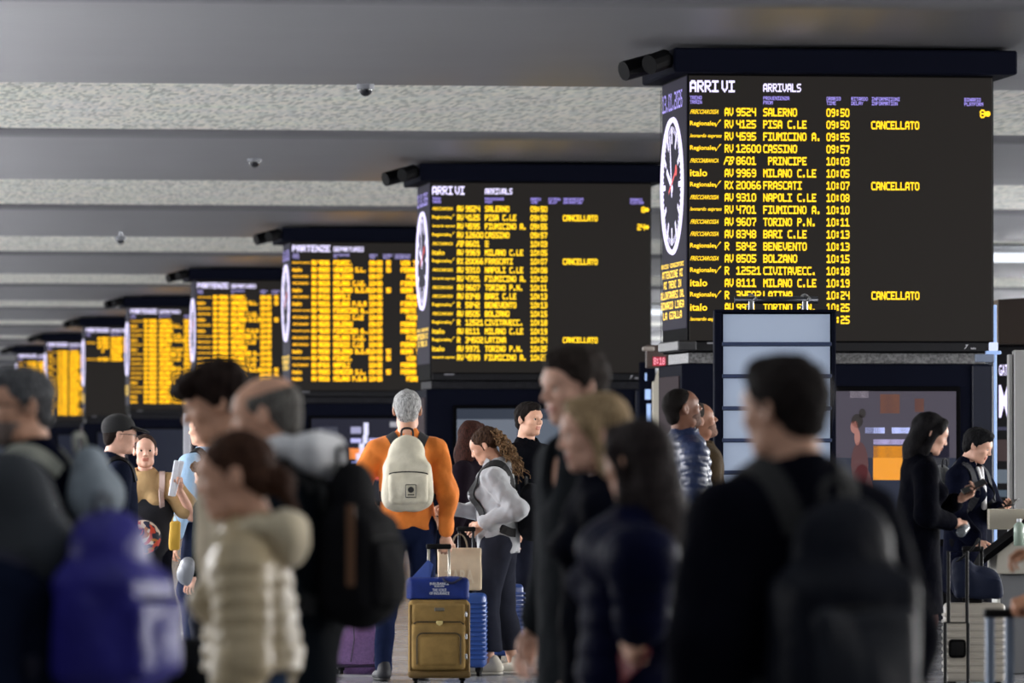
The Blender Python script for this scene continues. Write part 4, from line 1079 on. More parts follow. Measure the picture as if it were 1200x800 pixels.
for (a, b, t, u, c, e) in ((0.0, 0.14, 500, 504, (60, 60, 90), .6), (0.02, 0.16, 515, 540, (70, 46, 48), .5), (0.0, 0.16, 550, 566, (120, 134, 150), .5), (0.02, 0.12, 574, 582, (90, 110, 130), .5)):
    MB().box(a, b, -0.012, 0, Z(u, D), Z(t, D)).build('lit_window', emis('gw_%d' % c[0], c, e), r)
D = 47.6
p = G(1165, D); r = empty('lit_column', (p.x, p.y, 0), -YAW, 'slim pale blue lit post beside the right edge of the largest board', 'post')
k = D / F_PX
mbl = mat('ice_blue', (150, 175, 215), rough=0.3, emit=(120, 150, 205), estr=0.55)
MB().rbox(0, 3.2 * k, 0, 0.05, 0.0, Z(357, D), 0.003, 1).build('post', mbl, r)
MB().rbox(-9 * k, 8 * k, -0.03, 0.12, Z(415, D), Z(411, D), 0.004, 1).build('shelf', mbl, r)
MB().rbox(-5 * k, 4.5 * k, -0.02, 0.1, Z(411, D), Z(401, D), 0.006, 1).build('lamp_head', emis('lamp_head', (215, 225, 255), 1.1), r)
MB().rbox(-22 * k, 0, -0.02, 0.1, Z(424, D), Z(415, D), 0.004, 1).build('bracket', mat('bracket_grey', (110, 120, 140), rough=0.4), r)
D = 44.0
p = G(1182, D); r = empty('column_cladding', (p.x, p.y, 0), -YAW, 'pale grey metal pillar at right edge behind the ticket console', 'pillar')
k = D / F_PX
m_pg = mat('pale_grey_panel', (150, 150, 150), rough=0.45, noise=0.04, nscale=3)
MB().rbox(0, 5 * k, 0.0, 0.15, 0, Z(415, D), 0.006, 1).build('edge_panel', m_pg, r)
MB().rbox(6 * k, 70 * k, -0.03, 0.15, 0, Z(410, D), 0.01, 1).build('front_panel', m_pg, r)
D = 36.6
p = G(1168, D); r = empty('ticket_console', (p.x, p.y, 0), -YAW, 'grey ticket gate console with sloping dark screen, lower right corner', 'console')
k = D / F_PX
MB().rbox(0.0, 4 * k, 0, 0.4, 0, Z(672, D), 0.004, 1).build('edge_strip', mat('strip_white', (210, 210, 205), rough=0.4), r)
MB().rbox(4 * k, 60 * k, 0, 0.6, 0, Z(672, D), 0.01, 1).build('pedestal', mat('pedestal_grey', (110, 112, 116), rough=0.5), r)
mb = MB(); mb.add([(-2 * k, -0.08, Z(672, D)), (62 * k, -0.08, Z(672, D)), (62 * k, -0.08, Z(600, D)), (-2 * k, -0.08, Z(648, D)), (-2 * k, 0.6, Z(672, D)), (62 * k, 0.6, Z(672, D)), (62 * k, 0.6, Z(600, D)), (-2 * k, 0.6, Z(648, D))],
                 [(0, 1, 2, 3), (4, 7, 6, 5), (0, 4, 5, 1), (3, 2, 6, 7), (0, 3, 7, 4), (1, 5, 6, 2)]); mb.build('console_head', mat('head_beige', (176, 172, 162), rough=0.5), r, bevel=0.01)
mb = MB(); mb.add([(-22 * k, -0.10, Z(664, D)), (62 * k, -0.10, Z(600, D)), (62 * k, -0.10, Z(592, D)), (-14 * k, -0.10, Z(650, D)), (-22 * k, 0.5, Z(664, D)), (62 * k, 0.5, Z(600, D)), (62 * k, 0.5, Z(592, D)), (-14 * k, 0.5, Z(650, D))],
                 [(0, 1, 2, 3), (4, 7, 6, 5), (0, 4, 5, 1), (3, 2, 6, 7), (0, 3, 7, 4), (1, 5, 6, 2)]); mb.build('sloping_screen', m_black, r)
MB().rbox(0.0 * k, 70 * k, 0.62, 0.75, Z(620, D + .7), Z(596, D + .7), 0.004, 1).build('back_ledge', mat('ledge_cream', (190, 184, 168), rough=0.5), r)

# ------------------------------------------------------------------ things between the two nearest boards
D = 62.0; k = D / F_PX
p = G(765, D); r = empty('shop_column', (p.x, p.y, 0), -YAW, 'narrow cream column with pointed top left of the largest board', 'column')
mc = mat('cream', (196, 190, 176), rough=0.6)
MB().rbox(0, 9 * k, 0, 0.3, 0, Z(447, D), 0.004, 1).build('shaft', mc, r)
mb = MB(); mb.add([(2 * k, 0, Z(448, D)), (9 * k, 0, Z(448, D)), (9 * k, .2, Z(448, D)), (2 * k, .2, Z(448, D)), (6.5 * k, 0.1, Z(431, D))], [(0, 1, 4), (1, 2, 4), (2, 3, 4), (3, 0, 4), (0, 3, 2, 1)]); mb.build('finial', mc, r)
p = G(755, D + 4); r = empty('window_sign', (p.x, p.y, 0), -YAW, 'narrow post with small white lit signs beside the cream column', 'sign')
MB().rbox(-6 * k, 14 * k, 0.0, 0.2, 0, Z(424, D + 4), 0.01, 1).build('post', m_dark, r)
for (a, b, t, u) in ((1, 3, 437, 446), (1, 8, 456, 468), (3, 8, 473, 496)):
    MB().box(a * k, b * k, -0.02, 0, Z(u, D + 4), Z(t, D + 4)).build('lit_sign', emis('sign_blue', (170, 200, 255), 1.1), r)
D = 56.0; k = D / F_PX
p = G(753, D); r = empty('platform_sign', (p.x, p.y, 0), -YAW, 'small brown hanging sign with red digits left of the largest board', 'sign')
mbn = mat('sign_brown', (70, 56, 50), rough=0.5)
MB().rbox(4 * k, 27 * k, 0, 0.2, Z(431, D), Z(404, D), 0.01, 1).build('sign_box', mbn, r)
MB().rbox(22 * k, 46 * k, 0.02, 0.2, Z(430, D), Z(415, D), 0.008, 1).build('sign_arm', mbn, r)
MB().tube([(22 * k, 0.1, Z(404, D)), (22 * k, 0.1, CZ)], 0.004, 6).build('hanger', m_dark, r)
MB().rbox(0, 14 * k, -0.05, 0.1, Z(411, D), Z(406, D), 0.008, 1).build('sign_lid', mat('lid_grey', (150, 140, 132), rough=0.4), r)
mb = MB()
for a, b, t, u in led_cells('8:18', 13 * k, Z(419, D), 13 * k, 8 * k): mb.add([(a, -0.012, u), (b, -0.012, u), (b, -0.012, t), (a, -0.012, t)], [(0, 1, 2, 3)])
MB().box(12 * k, 27 * k, -0.01, 0, Z(428.5, D), Z(418, D)).build('digit_panel', mat('red_panel', (60, 12, 20), emit=(190, 20, 50), estr=0.8), r)
mb.build('red_digits', emis('pink_led', (255, 170, 190), 1.2), r)
MB().box(44 * k, 46 * k, -0.005, 0.02, Z(427, D), Z(417, D)).build('red_edge', emis('pink_edge', (255, 90, 110), 1.0), r)
# dark mounting slabs below the left corner of the nearest board
b = bpy.data.objects['arrival_board']
MB().rbox(-0.10, 0.06, -0.10, 1.0, LZ(411), LZ(399), 0.01, 1).build('mount_slab', mat('slab_grey', (26, 26, 30), rough=0.5), b)
# white post in front of the far kiosks, left
D = 70; k = D / F_PX
p = G(215, D); r = empty('pale_post', (p.x, p.y, 0), -YAW, 'narrow pale post behind the person in the light blue shirt', 'post')
MB().rbox(0, 8 * k, 0, 0.1, 0, Z(484, D), 0.01, 1).build('post', mat('post_pale', (165, 165, 172), rough=0.4), r)
MB().rbox(-4 * k, 12 * k, -0.05, 0.2, 0, 0.03, 0.005, 1).build('foot', m_steel, r)
# right-hand shop front, dark with a few lit windows
r = empty('wall_right', (0, 0, 0), kind='structure')
MB().box(44, 44.4, 60, YE + 8, 0, 5.2).build('shopfront', mat('shopfront', (58, 62, 72), rough=0.6), r)
for j in range(16):
    y = 66 + j * 12; MB().box(43.93, 43.98, y, y + 8, 0.4, 2.9).build('shop_window', emis('shopwin_%d' % (j % 3), ((120, 110, 100), (80, 90, 110), (150, 130, 100))[j % 3], 0.5), r)
# ------------------------------------------------------------------ the people
DK = (20, 21, 26)
# --- sharp middle distance
om = person('silver-haired man in orange jacket seen from behind with cream backpack', 477, 35.6, 455, 4, 'm', 'light', build=0.99,
    detail=0.8, head=(-6, 4, 0), cloth=dict(kind='jacket', color=(226, 130, 58), t=0.014, hem=0.915, wr=(0.012, 40), bump=0.9, bs=16, collar=dict(h=0.045, r=0.066, th=0.01), sheen=0.1, arm=0.010),
    legs=dict(color=(27, 35, 62), top=0.99, t=0.012, ankle=0.05, wr=(0.010, 34)), hair=dict(style='short', color=(112, 112, 112), hi=(214, 214, 212), name='silver', th=0.003),
    L=dict(w=(-0.20, 0.22, 1.02), pole=(-1, -0.8, -0.5), back=(-1, 0.2, 0)), R=dict(w=(0.235, -0.03, 0.87), pole=(0.6, -1, 0), back=(0.3, -1, 0.0), dir=(0, 0, -1), pose='grip'),
    feet=((-0.15, -0.05), (0.10, 0.06)), shoe=dict(color=(26, 28, 36), sole=(16, 16, 18)))
bp_ = backpack(om, 'cream backpack with two small pockets and black straps on orange jacket', (212, 206, 186), w=0.150, h=0.225, d=0.085, zc=1.265, t=0.014, strapc=(20, 20, 24), x=-0.012, wr=(0.007, 34))
_pc = Vector(om.up((0.0, -0.326, 1.145)) * om.s)
pt_ = MB().rbox(-0.034, 0.034, -0.006, 0, -0.042, 0.042, 0.003, 1).build('patch', mat('patch_dark', (40, 40, 40), rough=0.6), bp_, loc=_pc)
MB().rbox(-0.029, 0.029, -0.008, -0.004, -0.037, 0.037, 0.002, 1).build('patch_field', mat('patch_cream', (190, 184, 164), rough=0.7), pt_)
_e = MB(); _e.add([(0.019 * math.cos(a), -0.0095, 0.008 + 0.019 * math.sin(a)) for a in [k * math.pi / 8 for k in range(16)]], [tuple(range(16))]); _e.box(-0.02, 0.02, -0.0095, -0.008, -0.026, -0.020)
_e.build('emblem', mat('patch_dark', (0, 0, 0)), pt_)

gl = person('young woman with long curly hair and pale grey fleece beside blue suitcase', 584, 36.6, 497, 82, 'f', 'light', build=1.13, lean=3,
    detail=0.8, head=(0, 26, 0), cloth=dict(kind='fleece', color=(164, 166, 170), t=0.026, hem=0.86, wr=(0.012, 40), collar=dict(h=0.05, open=True), arm=0.002, sheen=0.4, rough=0.95, bump=0.5),
    legs=dict(color=(40, 42, 52), top=0.97, t=0.024, ankle=0.17, wide=0.02, wr=(0.010, 26)), hair=dict(style='curlytail', color=(30, 20, 15), hi=(78, 56, 42), name='curls'),
    L=dict(w=(-0.19, 0.08, 1.06), pole=(-0.3, -1, -0.5), back=(-1, 0.2, 0), dir=(0.3, 0.7, -0.6), pose='relax'), R=dict(w=(0.08, 0.30, 1.17), pole=(1, -0.3, -1), back=(0.5, -0.3, 0.8), dir=(-0.2, 1, 0.1), pose='hold'),
    feet=((-0.10, 0.06), (0.10, -0.06)), shoe=dict(color=(196, 190, 176), sole=(206, 202, 192)))
backpack(gl, 'black backpack of the young woman in grey fleece', (26, 27, 32), w=0.13, h=0.20, d=0.085, zc=1.15, t=0.03, pocket=True)
p_ = gl.arms['R']; hp = (p_[2] + p_[3] * 0.09) * gl.s
tk_ = worn(gl, 'folded_ticket', 'folded pale paper in the hands of the woman in grey fleece', 'paper')
MB().rbox(hp[0] - 0.02, hp[0] + 0.05, hp[1] - 0.03, hp[1] + 0.03, hp[2] - 0.05, hp[2] + 0.05, 0.003, 1).build('sheet', mat('paper_tan', (200, 176, 150), rough=0.8), tk_)

person('woman with dark auburn ponytail behind the woman in fleece', 548, 38.6, 491, 75, 'f', 'light', head=(-110, 10, 0),
    cloth=dict(kind='coat', color=(44, 30, 30), t=0.02, hem=0.70), legs=dict(color=(28, 26, 30)), hair=dict(style='long', color=(30, 16, 14), hi=(70, 38, 30), name='auburn', len=0.24, w=0.09, out=-0.01),
    R=dict(w=(0.16, 0.22, 1.02), pole=(1, -1, -1), back=(1, 0, 0)))
person('dark-haired man in black T-shirt standing in front of second kiosk', 619, 41.5, 470, -128, 'm', 'light', head=(-4, 0, 0),
    cloth=dict(kind='sweater', color=(13, 13, 16), t=0.014, hem=0.86, wr=(0.005, 30)), legs=dict(color=(22, 24, 34)), hair=dict(style='short', color=(20, 15, 13), th=0.004))
# --- two men under the largest board
pm = person('bald-browed man in quilted navy jacket looking up, beneath the largest board', 804, 33.0, 452, -72, 'm', 'brown', detail=0.8, head=(4, -14, 0),
    cloth=dict(kind='puffer_jacket', color=(34, 46, 78), t=0.030, hem=0.84, baf=(0.062, 0.016), wr=(0.004, 50), rough=0.35, spec=0.5, collar=dict(h=0.05), sheen=0), legs=dict(color=(24, 25, 34)), hair=dict(style='buzz', color=(22, 18, 17), line=-0.022, beard=(84, 56, 44)))
person('man in olive-brown jacket behind the quilted jacket, face turned up', 824, 34.4, 468, -74, 'm', 'ruddy', head=(0, -16, 0),
    cloth=dict(kind='jacket', color=(64, 52, 36), t=0.024, hem=0.84, collar=dict(h=0.04, open=True)), legs=dict(color=(24, 24, 28)), hair=dict(style='buzz', color=(60, 56, 54), beard=(116, 82, 66)))
# --- right: two women with telephones
w1 = person('woman with long black hair and black coat reading her phone, beside white suitcase', 1075, 32.6, 480, -78, 'f', 'fair', lean=3, detail=0.8, head=(2, 20, 0),
    cloth=dict(kind='coat', color=(10, 11, 17), t=0.026, hem=0.53, flare=0.03, wr=(0.006, 26), collar=dict(h=0.03, open=True), arm=0.004), legs=dict(kind='tights', color=(82, 62, 60), t=0.004, ankle=0.04, wr=None), hair=dict(style='long', color=(10, 9, 11), hi=(26, 24, 28), name='black', len=0.24, w=0.10, out=-0.07),
    L=dict(w=(-0.04, 0.27, 1.22), pole=(-1, -0.3, -1), back=(-0.3, 0.7, -0.6), dir=(0.1, 0.9, 0.45), pose='hold'), R=dict(w=(0.14, 0.19, 1.08), pole=(1, -1, -0.3), back=(0.8, 0, 0.6), dir=(-0.1, 0.9, -0.2), pose='grip'))
w2 = person('young woman in open black coat with white collar, looking down at her phone', 1131, 37.6, 498, -118, 'f', 'fair', lean=4, detail=0.8, head=(14, 22, 0),
    cloth=dict(kind='coat', color=(17, 20, 32), t=0.034, hem=0.55, flare=0.04, wr=(0.012, 22), collar=dict(h=0.02, open=True), vneck=True, arm=0.012), legs=dict(color=(18, 19, 24)), hair=dict(style='short', color=(9, 9, 11), hi=(24, 24, 28), name='black2', th=0.008),
    L=dict(w=(-0.03, 0.27, 1.15), pole=(-1, -0.2, -1), back=(-0.5, 0.2, -0.8), dir=(0.3, 0.9, 0.15), pose='hold'), R=dict(w=(0.20, 0.20, 0.92), pole=(1, -1, -0.2), back=(1, 0, 0)))
# --- left background group
wt = person('woman in tan puff-sleeved top and black dress holding folded papers', 170, 36.0, 507, 176, 'f', 'fair', build=1.06, detail=0.8, head=(6, 0, 0),
    cloth=dict(kind='top', color=(176, 146, 104), t=0.016, hem=0.95, sleeve=0.72, arm=0.020, wr=(0.006, 40)), legs=dict(color=(18, 19, 26), skirt=dict(hem=0.22, top=1.30, r=0.26, color=(15, 17, 26))), hair=dict(style='bun', color=(38, 26, 22), hi=(70, 50, 40), name='brunette'),
    L=dict(w=(-0.24, 0.17, 1.36), pole=(-0.6, -0.2, -1), back=(-0.2, -1, 0.2), dir=(0.1, 0.3, 1), pose='grip'), R=dict(w=(0.2, 0.12, 1.0), pole=(1, -1, -0.3), back=(1, 0, 0)))
cm = person('man in black baseball cap and glasses facing the woman in tan top', 137, 33.5, 485, -82, 'm', 'fair', head=(-4, 4, 0),
    cloth=dict(kind='jacket', color=(40, 44, 50), t=0.022, hem=0.84), legs=dict(color=(26, 27, 34)), hair=dict(style='buzz', color=(32, 24, 20)))
glasses(cm, mat('frame_black', (12, 12, 12), rough=0.3), r=0.019, square=False)
bl = person('person in pale blue shirt with black bag strap, seen from behind', 240, 39.0, 481, 50, 'm', 'light', head=(10, 0, 0),
    cloth=dict(kind='shirt', color=(150, 178, 206), t=0.018, hem=0.88, arm=0.008, collar=dict(h=0.02, color=(20, 24, 32))), legs=dict(color=(34, 40, 60)), hair=dict(style='short', color=(70, 54, 40)))
ch = person('child with curly brown hair in dark green jacket', 247, 35.2, 540, 70, 'm', 'fair', build=1.05, head=(-14, 6, 0), hs=1.10,
    cloth=dict(kind='jacket', color=(30, 40, 32), t=0.028, hem=0.82, hood=None), legs=dict(color=(40, 42, 50)), hair=dict(style='curly', color=(58, 38, 26), hi=(128, 92, 62), name='childcurls'))
# --- blurred foreground, left
beard = person('bearded man in glasses and navy coat at far left edge', 58, 16.8, 424, 66, 'm', 'light', build=1.0, lean=9, head=(42, 4, 0), detail=1.2,
    cloth=dict(kind='coat', color=(19, 22, 36), t=0.034, hem=0.60, collar=dict(h=0.04), arm=0.012, wr=(0.011, 24)), legs=dict(color=(24, 26, 34)), hair=dict(style='short', color=(38, 38, 40), hi=(120, 122, 126), name='greying', beard=(120, 104, 98), line=0.002))
glasses(beard, mat('frame_black', (12, 12, 12), rough=0.3), r=0.022)
hd_ = person('hooded person in grey rain jacket at lower left with violet-blue backpack', 22, 12.6, 532, 60, 'f', 'light', build=1.1, head=(0, 16, 0), detail=1.2,
    cloth=dict(kind='rain_jacket', color=(34, 40, 48), t=0.036, hem=0.80, arm=0.014, wr=(0.008, 26)), legs=dict(color=(26, 28, 34)), hair=dict(style='short', color=(30, 26, 24)))
hd_.headobj('hood', [E((0, -0.02, 0.035), (0.108, 0.125, 0.112), k=0.02), C((0, -0.06, -0.06), (0, -0.07, -0.15), 0.10, 0.12, k=0.05), C((-0.06, 0.0, -0.07), (-0.06, 0.02, -0.16), 0.05, 0.06, k=0.04), C((0.06, 0.0, -0.07), (0.06, 0.02, -0.16), 0.05, 0.06, k=0.04), E((0, 0.09, -0.01), (0.075, 0.09, 0.09), k=0.01, sub=True)], mat('hood_grey', (46, 50, 56), rough=0.9, bump=0.3), 0.008, (0.005, 40))
backpack(hd_, 'large violet-blue hiking backpack on the hooded person at lower left', (40, 36, 120), w=0.15, h=0.26, d=0.12, zc=1.38, t=0.04, strapc=(24, 24, 44), wr=(0.014, 22), rough=0.45)
backpack(beard, 'pale grey rucksack with whitish strap on the bearded man in navy', (130, 140, 150), w=0.10, h=0.09, d=0.07, zc=1.36, t=0.034, strapc=(150, 152, 142), pocket=False)
yg = person('young man with thick dark hair and cream coat, left of bald man', 286, 17.4, 420, 84, 'm', 'light', lean=4, head=(4, 16, 0), detail=1.2,
    cloth=dict(kind='overcoat', color=(172, 160, 140), t=0.03, hem=0.62, arm=0.008, collar=dict(h=0.03, open=True)), legs=dict(color=(20, 22, 30)), hair=dict(style='mop', color=(20, 14, 13), hi=(48, 34, 30), name='mop'))
bd = person('balding man in dark green jacket with white collar and black backpack', 338, 16.0, 433, 68, 'm', 'light', build=1.06, lean=4, head=(8, 10, 0), detail=1.2,
    cloth=dict(kind='parka', color=(30, 35, 32), t=0.034, hem=0.74, arm=0.012, wr=(0.012, 24), hood=dict(color=(214, 214, 218), z=1.50, r=0.06)), legs=dict(color=(28, 34, 48)), hair=dict(style='fringe', color=(60, 56, 54), hi=(130, 126, 122), name='greyfringe', beard=(150, 120, 104)))
backpack(bd, 'black backpack with brown strip worn by the balding man', (17, 17, 20), w=0.15, h=0.25, d=0.085, zc=1.25, t=0.036)
pf = person('girl in beige puffer jacket with hood and dark hair in a bun', 296, 14.0, 505, 78, 'f', 'light', build=0.98, lean=2, head=(6, 10, 0), hs=1.08, detail=1.15,
    cloth=dict(kind='puffer_jacket', color=(178, 160, 128), t=0.030, hem=1.06, baf=(0.052, 0.022), wr=(0.004, 50), rough=0.45, spec=0.4, arm=0.008, hood=dict(color=(198, 184, 156), z=1.45, r=0.085, wr=(0.006, 50)), cn=0.06),
    legs=dict(color=(50, 66, 92), t=0.022, top=1.08), hair=dict(style='bun', color=(36, 22, 17), hi=(84, 56, 42), name='brownbun', at=(0, -0.125, -0.04)))
# --- blurred foreground, centre
tm = person('tall man in khaki overcoat, blurred, centre of the picture', 681, 17.8, 403, 118, 'm', 'fair', build=0.92, head=(0, 6, 0), detail=1.2,
    cloth=dict(kind='overcoat', color=(56, 54, 44), t=0.032, hem=0.42, arm=0.008, flare=0.02, vneck=True, collar=dict(h=0.03, open=True)), legs=dict(color=(20, 20, 26)), hair=dict(style='short', color=(30, 24, 22), hi=(56, 48, 44), name='darkshort', th=0.006))
person('blond woman between the tall man and the dark-haired woman', 706, 16.2, 457, 96, 'f', 'fair', head=(0, 8, 0), detail=1.25,
    cloth=dict(kind='coat', color=(22, 23, 28), t=0.03, hem=0.6), legs=dict(color=(20, 20, 26)), hair=dict(style='long', color=(112, 90, 64), hi=(188, 162, 126), name='blond', len=0.14, w=0.08))
dh = person('woman with long dark hair in navy quilted jacket, front centre', 746, 14.4, 487, 52, 'f', 'light', build=1.08, lean=-3, head=(-4, 8, 0), detail=1.2,
    cloth=dict(kind='puffer_jacket', color=(17, 20, 42), t=0.040, hem=0.74, baf=(0.075, 0.012), wr=(0.006, 24), rough=0.5, arm=0.010), legs=dict(color=(22, 28, 50)), hair=dict(style='long', color=(16, 12, 13), hi=(52, 44, 44), name='darklong', len=0.40, w=0.12, out=0.07),
    L=dict(w=(-0.24, -0.20, 1.12), pole=(-0.6, -1, -0.6), back=(-1, 0, 0.2), dir=(0.1, 0.3, -0.2), pose='hold'))
# --- blurred foreground, right
bm_ = person('dark-haired man in black coat with black backpack, front right, blurred', 932, 12.4, 413, 28, 'm', 'light', build=1.0, lean=2, head=(24, 4, 0), detail=1.2,
    cloth=dict(kind='coat', color=(15, 16, 21), t=0.042, hem=0.66, arm=0.016, wr=(0.012, 22), collar=dict(h=0.05), flare=0.02), legs=dict(color=(18, 20, 28)), hair=dict(style='short', color=(20, 16, 15), hi=(40, 34, 32), name='nearblack', th=0.008))
backpack(bm_, 'large black backpack of the man at front right', (20, 22, 30), w=0.165, h=0.27, d=0.11, zc=1.17, t=0.045, x=-0.01, wr=(0.012, 24), rough=0.5, pc=(22, 25, 34))

# --- right edge: someone just outside the frame whose hands reach in
re_ = person('person mostly beyond the right edge, hands reaching in to a suitcase handle', 1250, 22.0, 425, 88, 'm', 'tan', head=(0, 10, 0), detail=1.2,
    cloth=dict(kind='jacket', color=(150, 158, 150), t=0.03, hem=0.80, arm=0.008), legs=dict(color=(40, 42, 48)), hair=dict(style='short', color=(30, 26, 24)),
    L=dict(w=(-0.12, 0.11, 0.86), pole=(-0.6, -1, 0), back=(-0.6, 0.3, 0.8), dir=(0, 1, -0.3), pose='grip'), R=dict(w=(0.05, 0.10, 1.03), pole=(1, -1, 0), back=(0.2, 0, 1), dir=(0, 1, 0), pose='hold'))
# ------------------------------------------------------------------ luggage and small things
def at_rows(px, D, label, name, cat, rz=0.0, z=0.0, group=None):
    p = G(px, D, z); return empty(name, (p.x, p.y, p.z), -YAW + math.radians(rz), label, cat, group)
def wheels(r, w, d, m, R=0.028, four=True):
    for sx in (-1, 1):
        for y in ((0.05, d - 0.05) if four else (d - 0.05,)):
            MB().tube([(sx * (w / 2 - 0.045) - 0.011, y, R), (sx * (w / 2 - 0.045) + 0.011, y, R)], R, 14).build('wheel', m, r)
            MB().rbox(sx * (w / 2 - 0.045) - 0.02, sx * (w / 2 - 0.045) + 0.02, y - 0.018, y + 0.018, R, R * 2 + 0.02, 0.005, 1).build('wheel_fork', m, r)
def handle(r, w, y, z0, z1, m, mg, rr=0.008):
    MB().tube([(-w / 2, y, z0), (-w / 2, y, z1)], rr, 8).build('handle_rod', m, r, smooth=True)
    MB().tube([(w / 2, y, z0), (w / 2, y, z1)], rr, 8).build('handle_rod', m, r, smooth=True)
    MB().rbox(-w / 2 - 0.015, w / 2 + 0.015, y - 0.016, y + 0.016, z1 - 0.01, z1 + 0.022, 0.008, 2).build('handle_grip', mg, r, smooth=True)
m_blk = mat('wheel_black', (12, 12, 14), rough=0.6, spec=0.15)
m_zip = mat('zip_dark', (44, 36, 22), rough=0.6)
# olive suitcase, front centre
D = 34.6; r = at_rows(515, D, 'olive brown fabric suitcase standing behind the man in orange', 'suitcase', 'suitcase', 2)
m_ol = mat('olive_cloth', (146, 118, 68), rough=0.8, noise=0.15, nscale=14, bump=0.5, bscale=420, spec=0.25)
m_ol2 = mat('olive_trim', (98, 78, 44), rough=0.7, spec=0.25)
W, H_, Dp = 0.375, 0.47, 0.21
MB().rbox(-W / 2, W / 2, 0, Dp, 0.06, 0.06 + H_, 0.035, 4).build('shell', m_ol, r, smooth=True)
MB().rbox(-W / 2 + 0.022, W / 2 - 0.03, -0.028, 0.03, 0.385, 0.508, 0.02, 3).build('upper_pocket', m_ol, r, smooth=True)
MB().rbox(-W / 2 + 0.018, W / 2 - 0.03, -0.045, 0.03, 0.105, 0.395, 0.028, 3).build('lower_pocket', m_ol, r, smooth=True)
MB().rbox(-W / 2 + 0.055, W / 2 - 0.065, -0.058, 0.0, 0.125, 0.325, 0.03, 3).build('arched_panel', m_ol, r, smooth=True)
MB().rbox(-W / 2 - 0.004, W / 2 + 0.004, -0.03, Dp + 0.004, 0.055, 0.10, 0.018, 2).build('bumper', m_ol2, r, smooth=True)
for (z, y) in ((0.398, -0.036), ):
    MB().tube([(-W / 2 + 0.03, y, z - 0.012), (-W / 2 + 0.05, y - 0.004, z), (W / 2 - 0.06, y - 0.004, z), (W / 2 - 0.04, y, z - 0.015)], 0.004, 6).build('zip', m_zip, r)
arc = [(-W / 2 + 0.05, -0.05, 0.14)] + [(-W / 2 + 0.05 + 0.035 * (1 - math.cos(a)), -0.054, 0.295 + 0.035 * math.sin(a)) for a in np.linspace(0, math.pi / 2, 6)] + [(W / 2 - 0.06 - 0.035 * (1 - math.cos(a)), -0.054, 0.295 + 0.035 * math.sin(a)) for a in np.linspace(math.pi / 2, 0, 6)] + [(W / 2 - 0.06, -0.05, 0.14)]
MB().tube(arc, 0.004, 6).build('zip', m_zip, r)
MB().tube([(W / 2 - 0.012, -0.002, 0.10), (W / 2 - 0.012, -0.004, 0.50)], 0.006, 6).build('piping', m_ol2, r)
MB().tube([(-W / 2 + 0.012, -0.002, 0.10), (-W / 2 + 0.012, -0.004, 0.50)], 0.006, 6).build('piping', m_ol2, r)
MB().rbox(-0.032, 0.03, -0.034, -0.026, 0.462, 0.484, 0.004, 1).build('name_plate', mat('plate_grey', (110, 104, 92), rough=0.4, metal=0.4), r)
b = MB(); b.add([(-0.02, -0.046, 0.402), (0.02, -0.046, 0.402), (0.018, -0.05, 0.384), (0.0, -0.052, 0.374), (-0.018, -0.05, 0.384)], [(0, 1, 2, 3, 4)]); b.rbox(-0.02, 0.02, -0.05, -0.044, 0.388, 0.404, 0.003, 1)
b.build('badge', mat('badge_gold', (226, 206, 140), rough=0.3, metal=0.3), r)
for z in (0.445, 0.31, 0.19): MB().rbox(W / 2 - 0.034, W / 2 - 0.020, -0.062, -0.05, z - 0.018, z + 0.016, 0.004, 1).build('zip_pull', m_steel, r)
wheels(r, W, Dp, m_blk, 0.034, False)
handle(r, 0.125, Dp - 0.03, 0.50, 0.845, mat('rod_alu', (190, 184, 170), rough=0.35, metal=0.6), m_blk)
# blue conference bag on the suitcase
tb = at_rows(514, D + 0.02, 'royal blue tote bag with white lettering on the olive suitcase', 'tote_bag', 'bag', 2, z=0.532)
m_tb = mat('royal_blue', (26, 48, 122), rough=0.55, noise=0.15, nscale=10, spec=0.3)
V, Q = solid([B((0, 0.06, 0.055), (0.185, 0.055, 0.075), r=0.03, k=0.02), B((-0.02, 0.10, 0.05), (0.17, 0.06, 0.075), r=0.03, k=0.03), PL((0, 0, -1), 0.0)], 0.009, (0.007, 40))
link('bag_body', mesh_np('bag_body', V, Q, m_tb), tb)
MB().tube(smooth_path([(0.03, 0.02, 0.128), (0.04, 0.0, 0.11), (0.085, -0.01, 0.10), (0.12, 0.0, 0.118), (0.14, 0.03, 0.13)], 14), 0.008, 6).build('bag_handle', mat('tote_band', (20, 26, 60), rough=0.8), tb)
MB().add([(-0.16, 0.11, 0.12), (-0.05, 0.11, 0.12), (-0.03, 0.12, 0.21), (-0.06, 0.12, 0.24), (-0.16, 0.12, 0.13), (-0.16, 0.13, 0.12), (-0.05, 0.13, 0.12), (-0.03, 0.14, 0.21), (-0.06, 0.14, 0.24), (-0.16, 0.14, 0.13)],
         [(0, 1, 2, 3, 4), (9, 8, 7, 6, 5), (0, 5, 6, 1), (1, 6, 7, 2), (2, 7, 8, 3), (3, 8, 9, 4), (4, 9, 5, 0)]).build('side_flap', mat('flap_blue', (66, 92, 168), rough=0.5), tb)
m_pr = mat('white_ink', (225, 228, 235), rough=0.6)
for t, w, h, z, sh in (('INSURANCE', 0.115, 0.016, 0.104, 0), ('EUROPE', 0.06, 0.011, 0.086, 0), ('THE VOICE', 0.085, 0.017, 0.066, 0), ('OF INSURANCE', 0.12, 0.017, 0.046, 0)):
    v, f = font_quads(t, -w / 2 + 0.005, z, w, h, sh); MB().add([(a, -0.006, b_) for a, b_ in v], f).build('lettering', m_pr, tb)

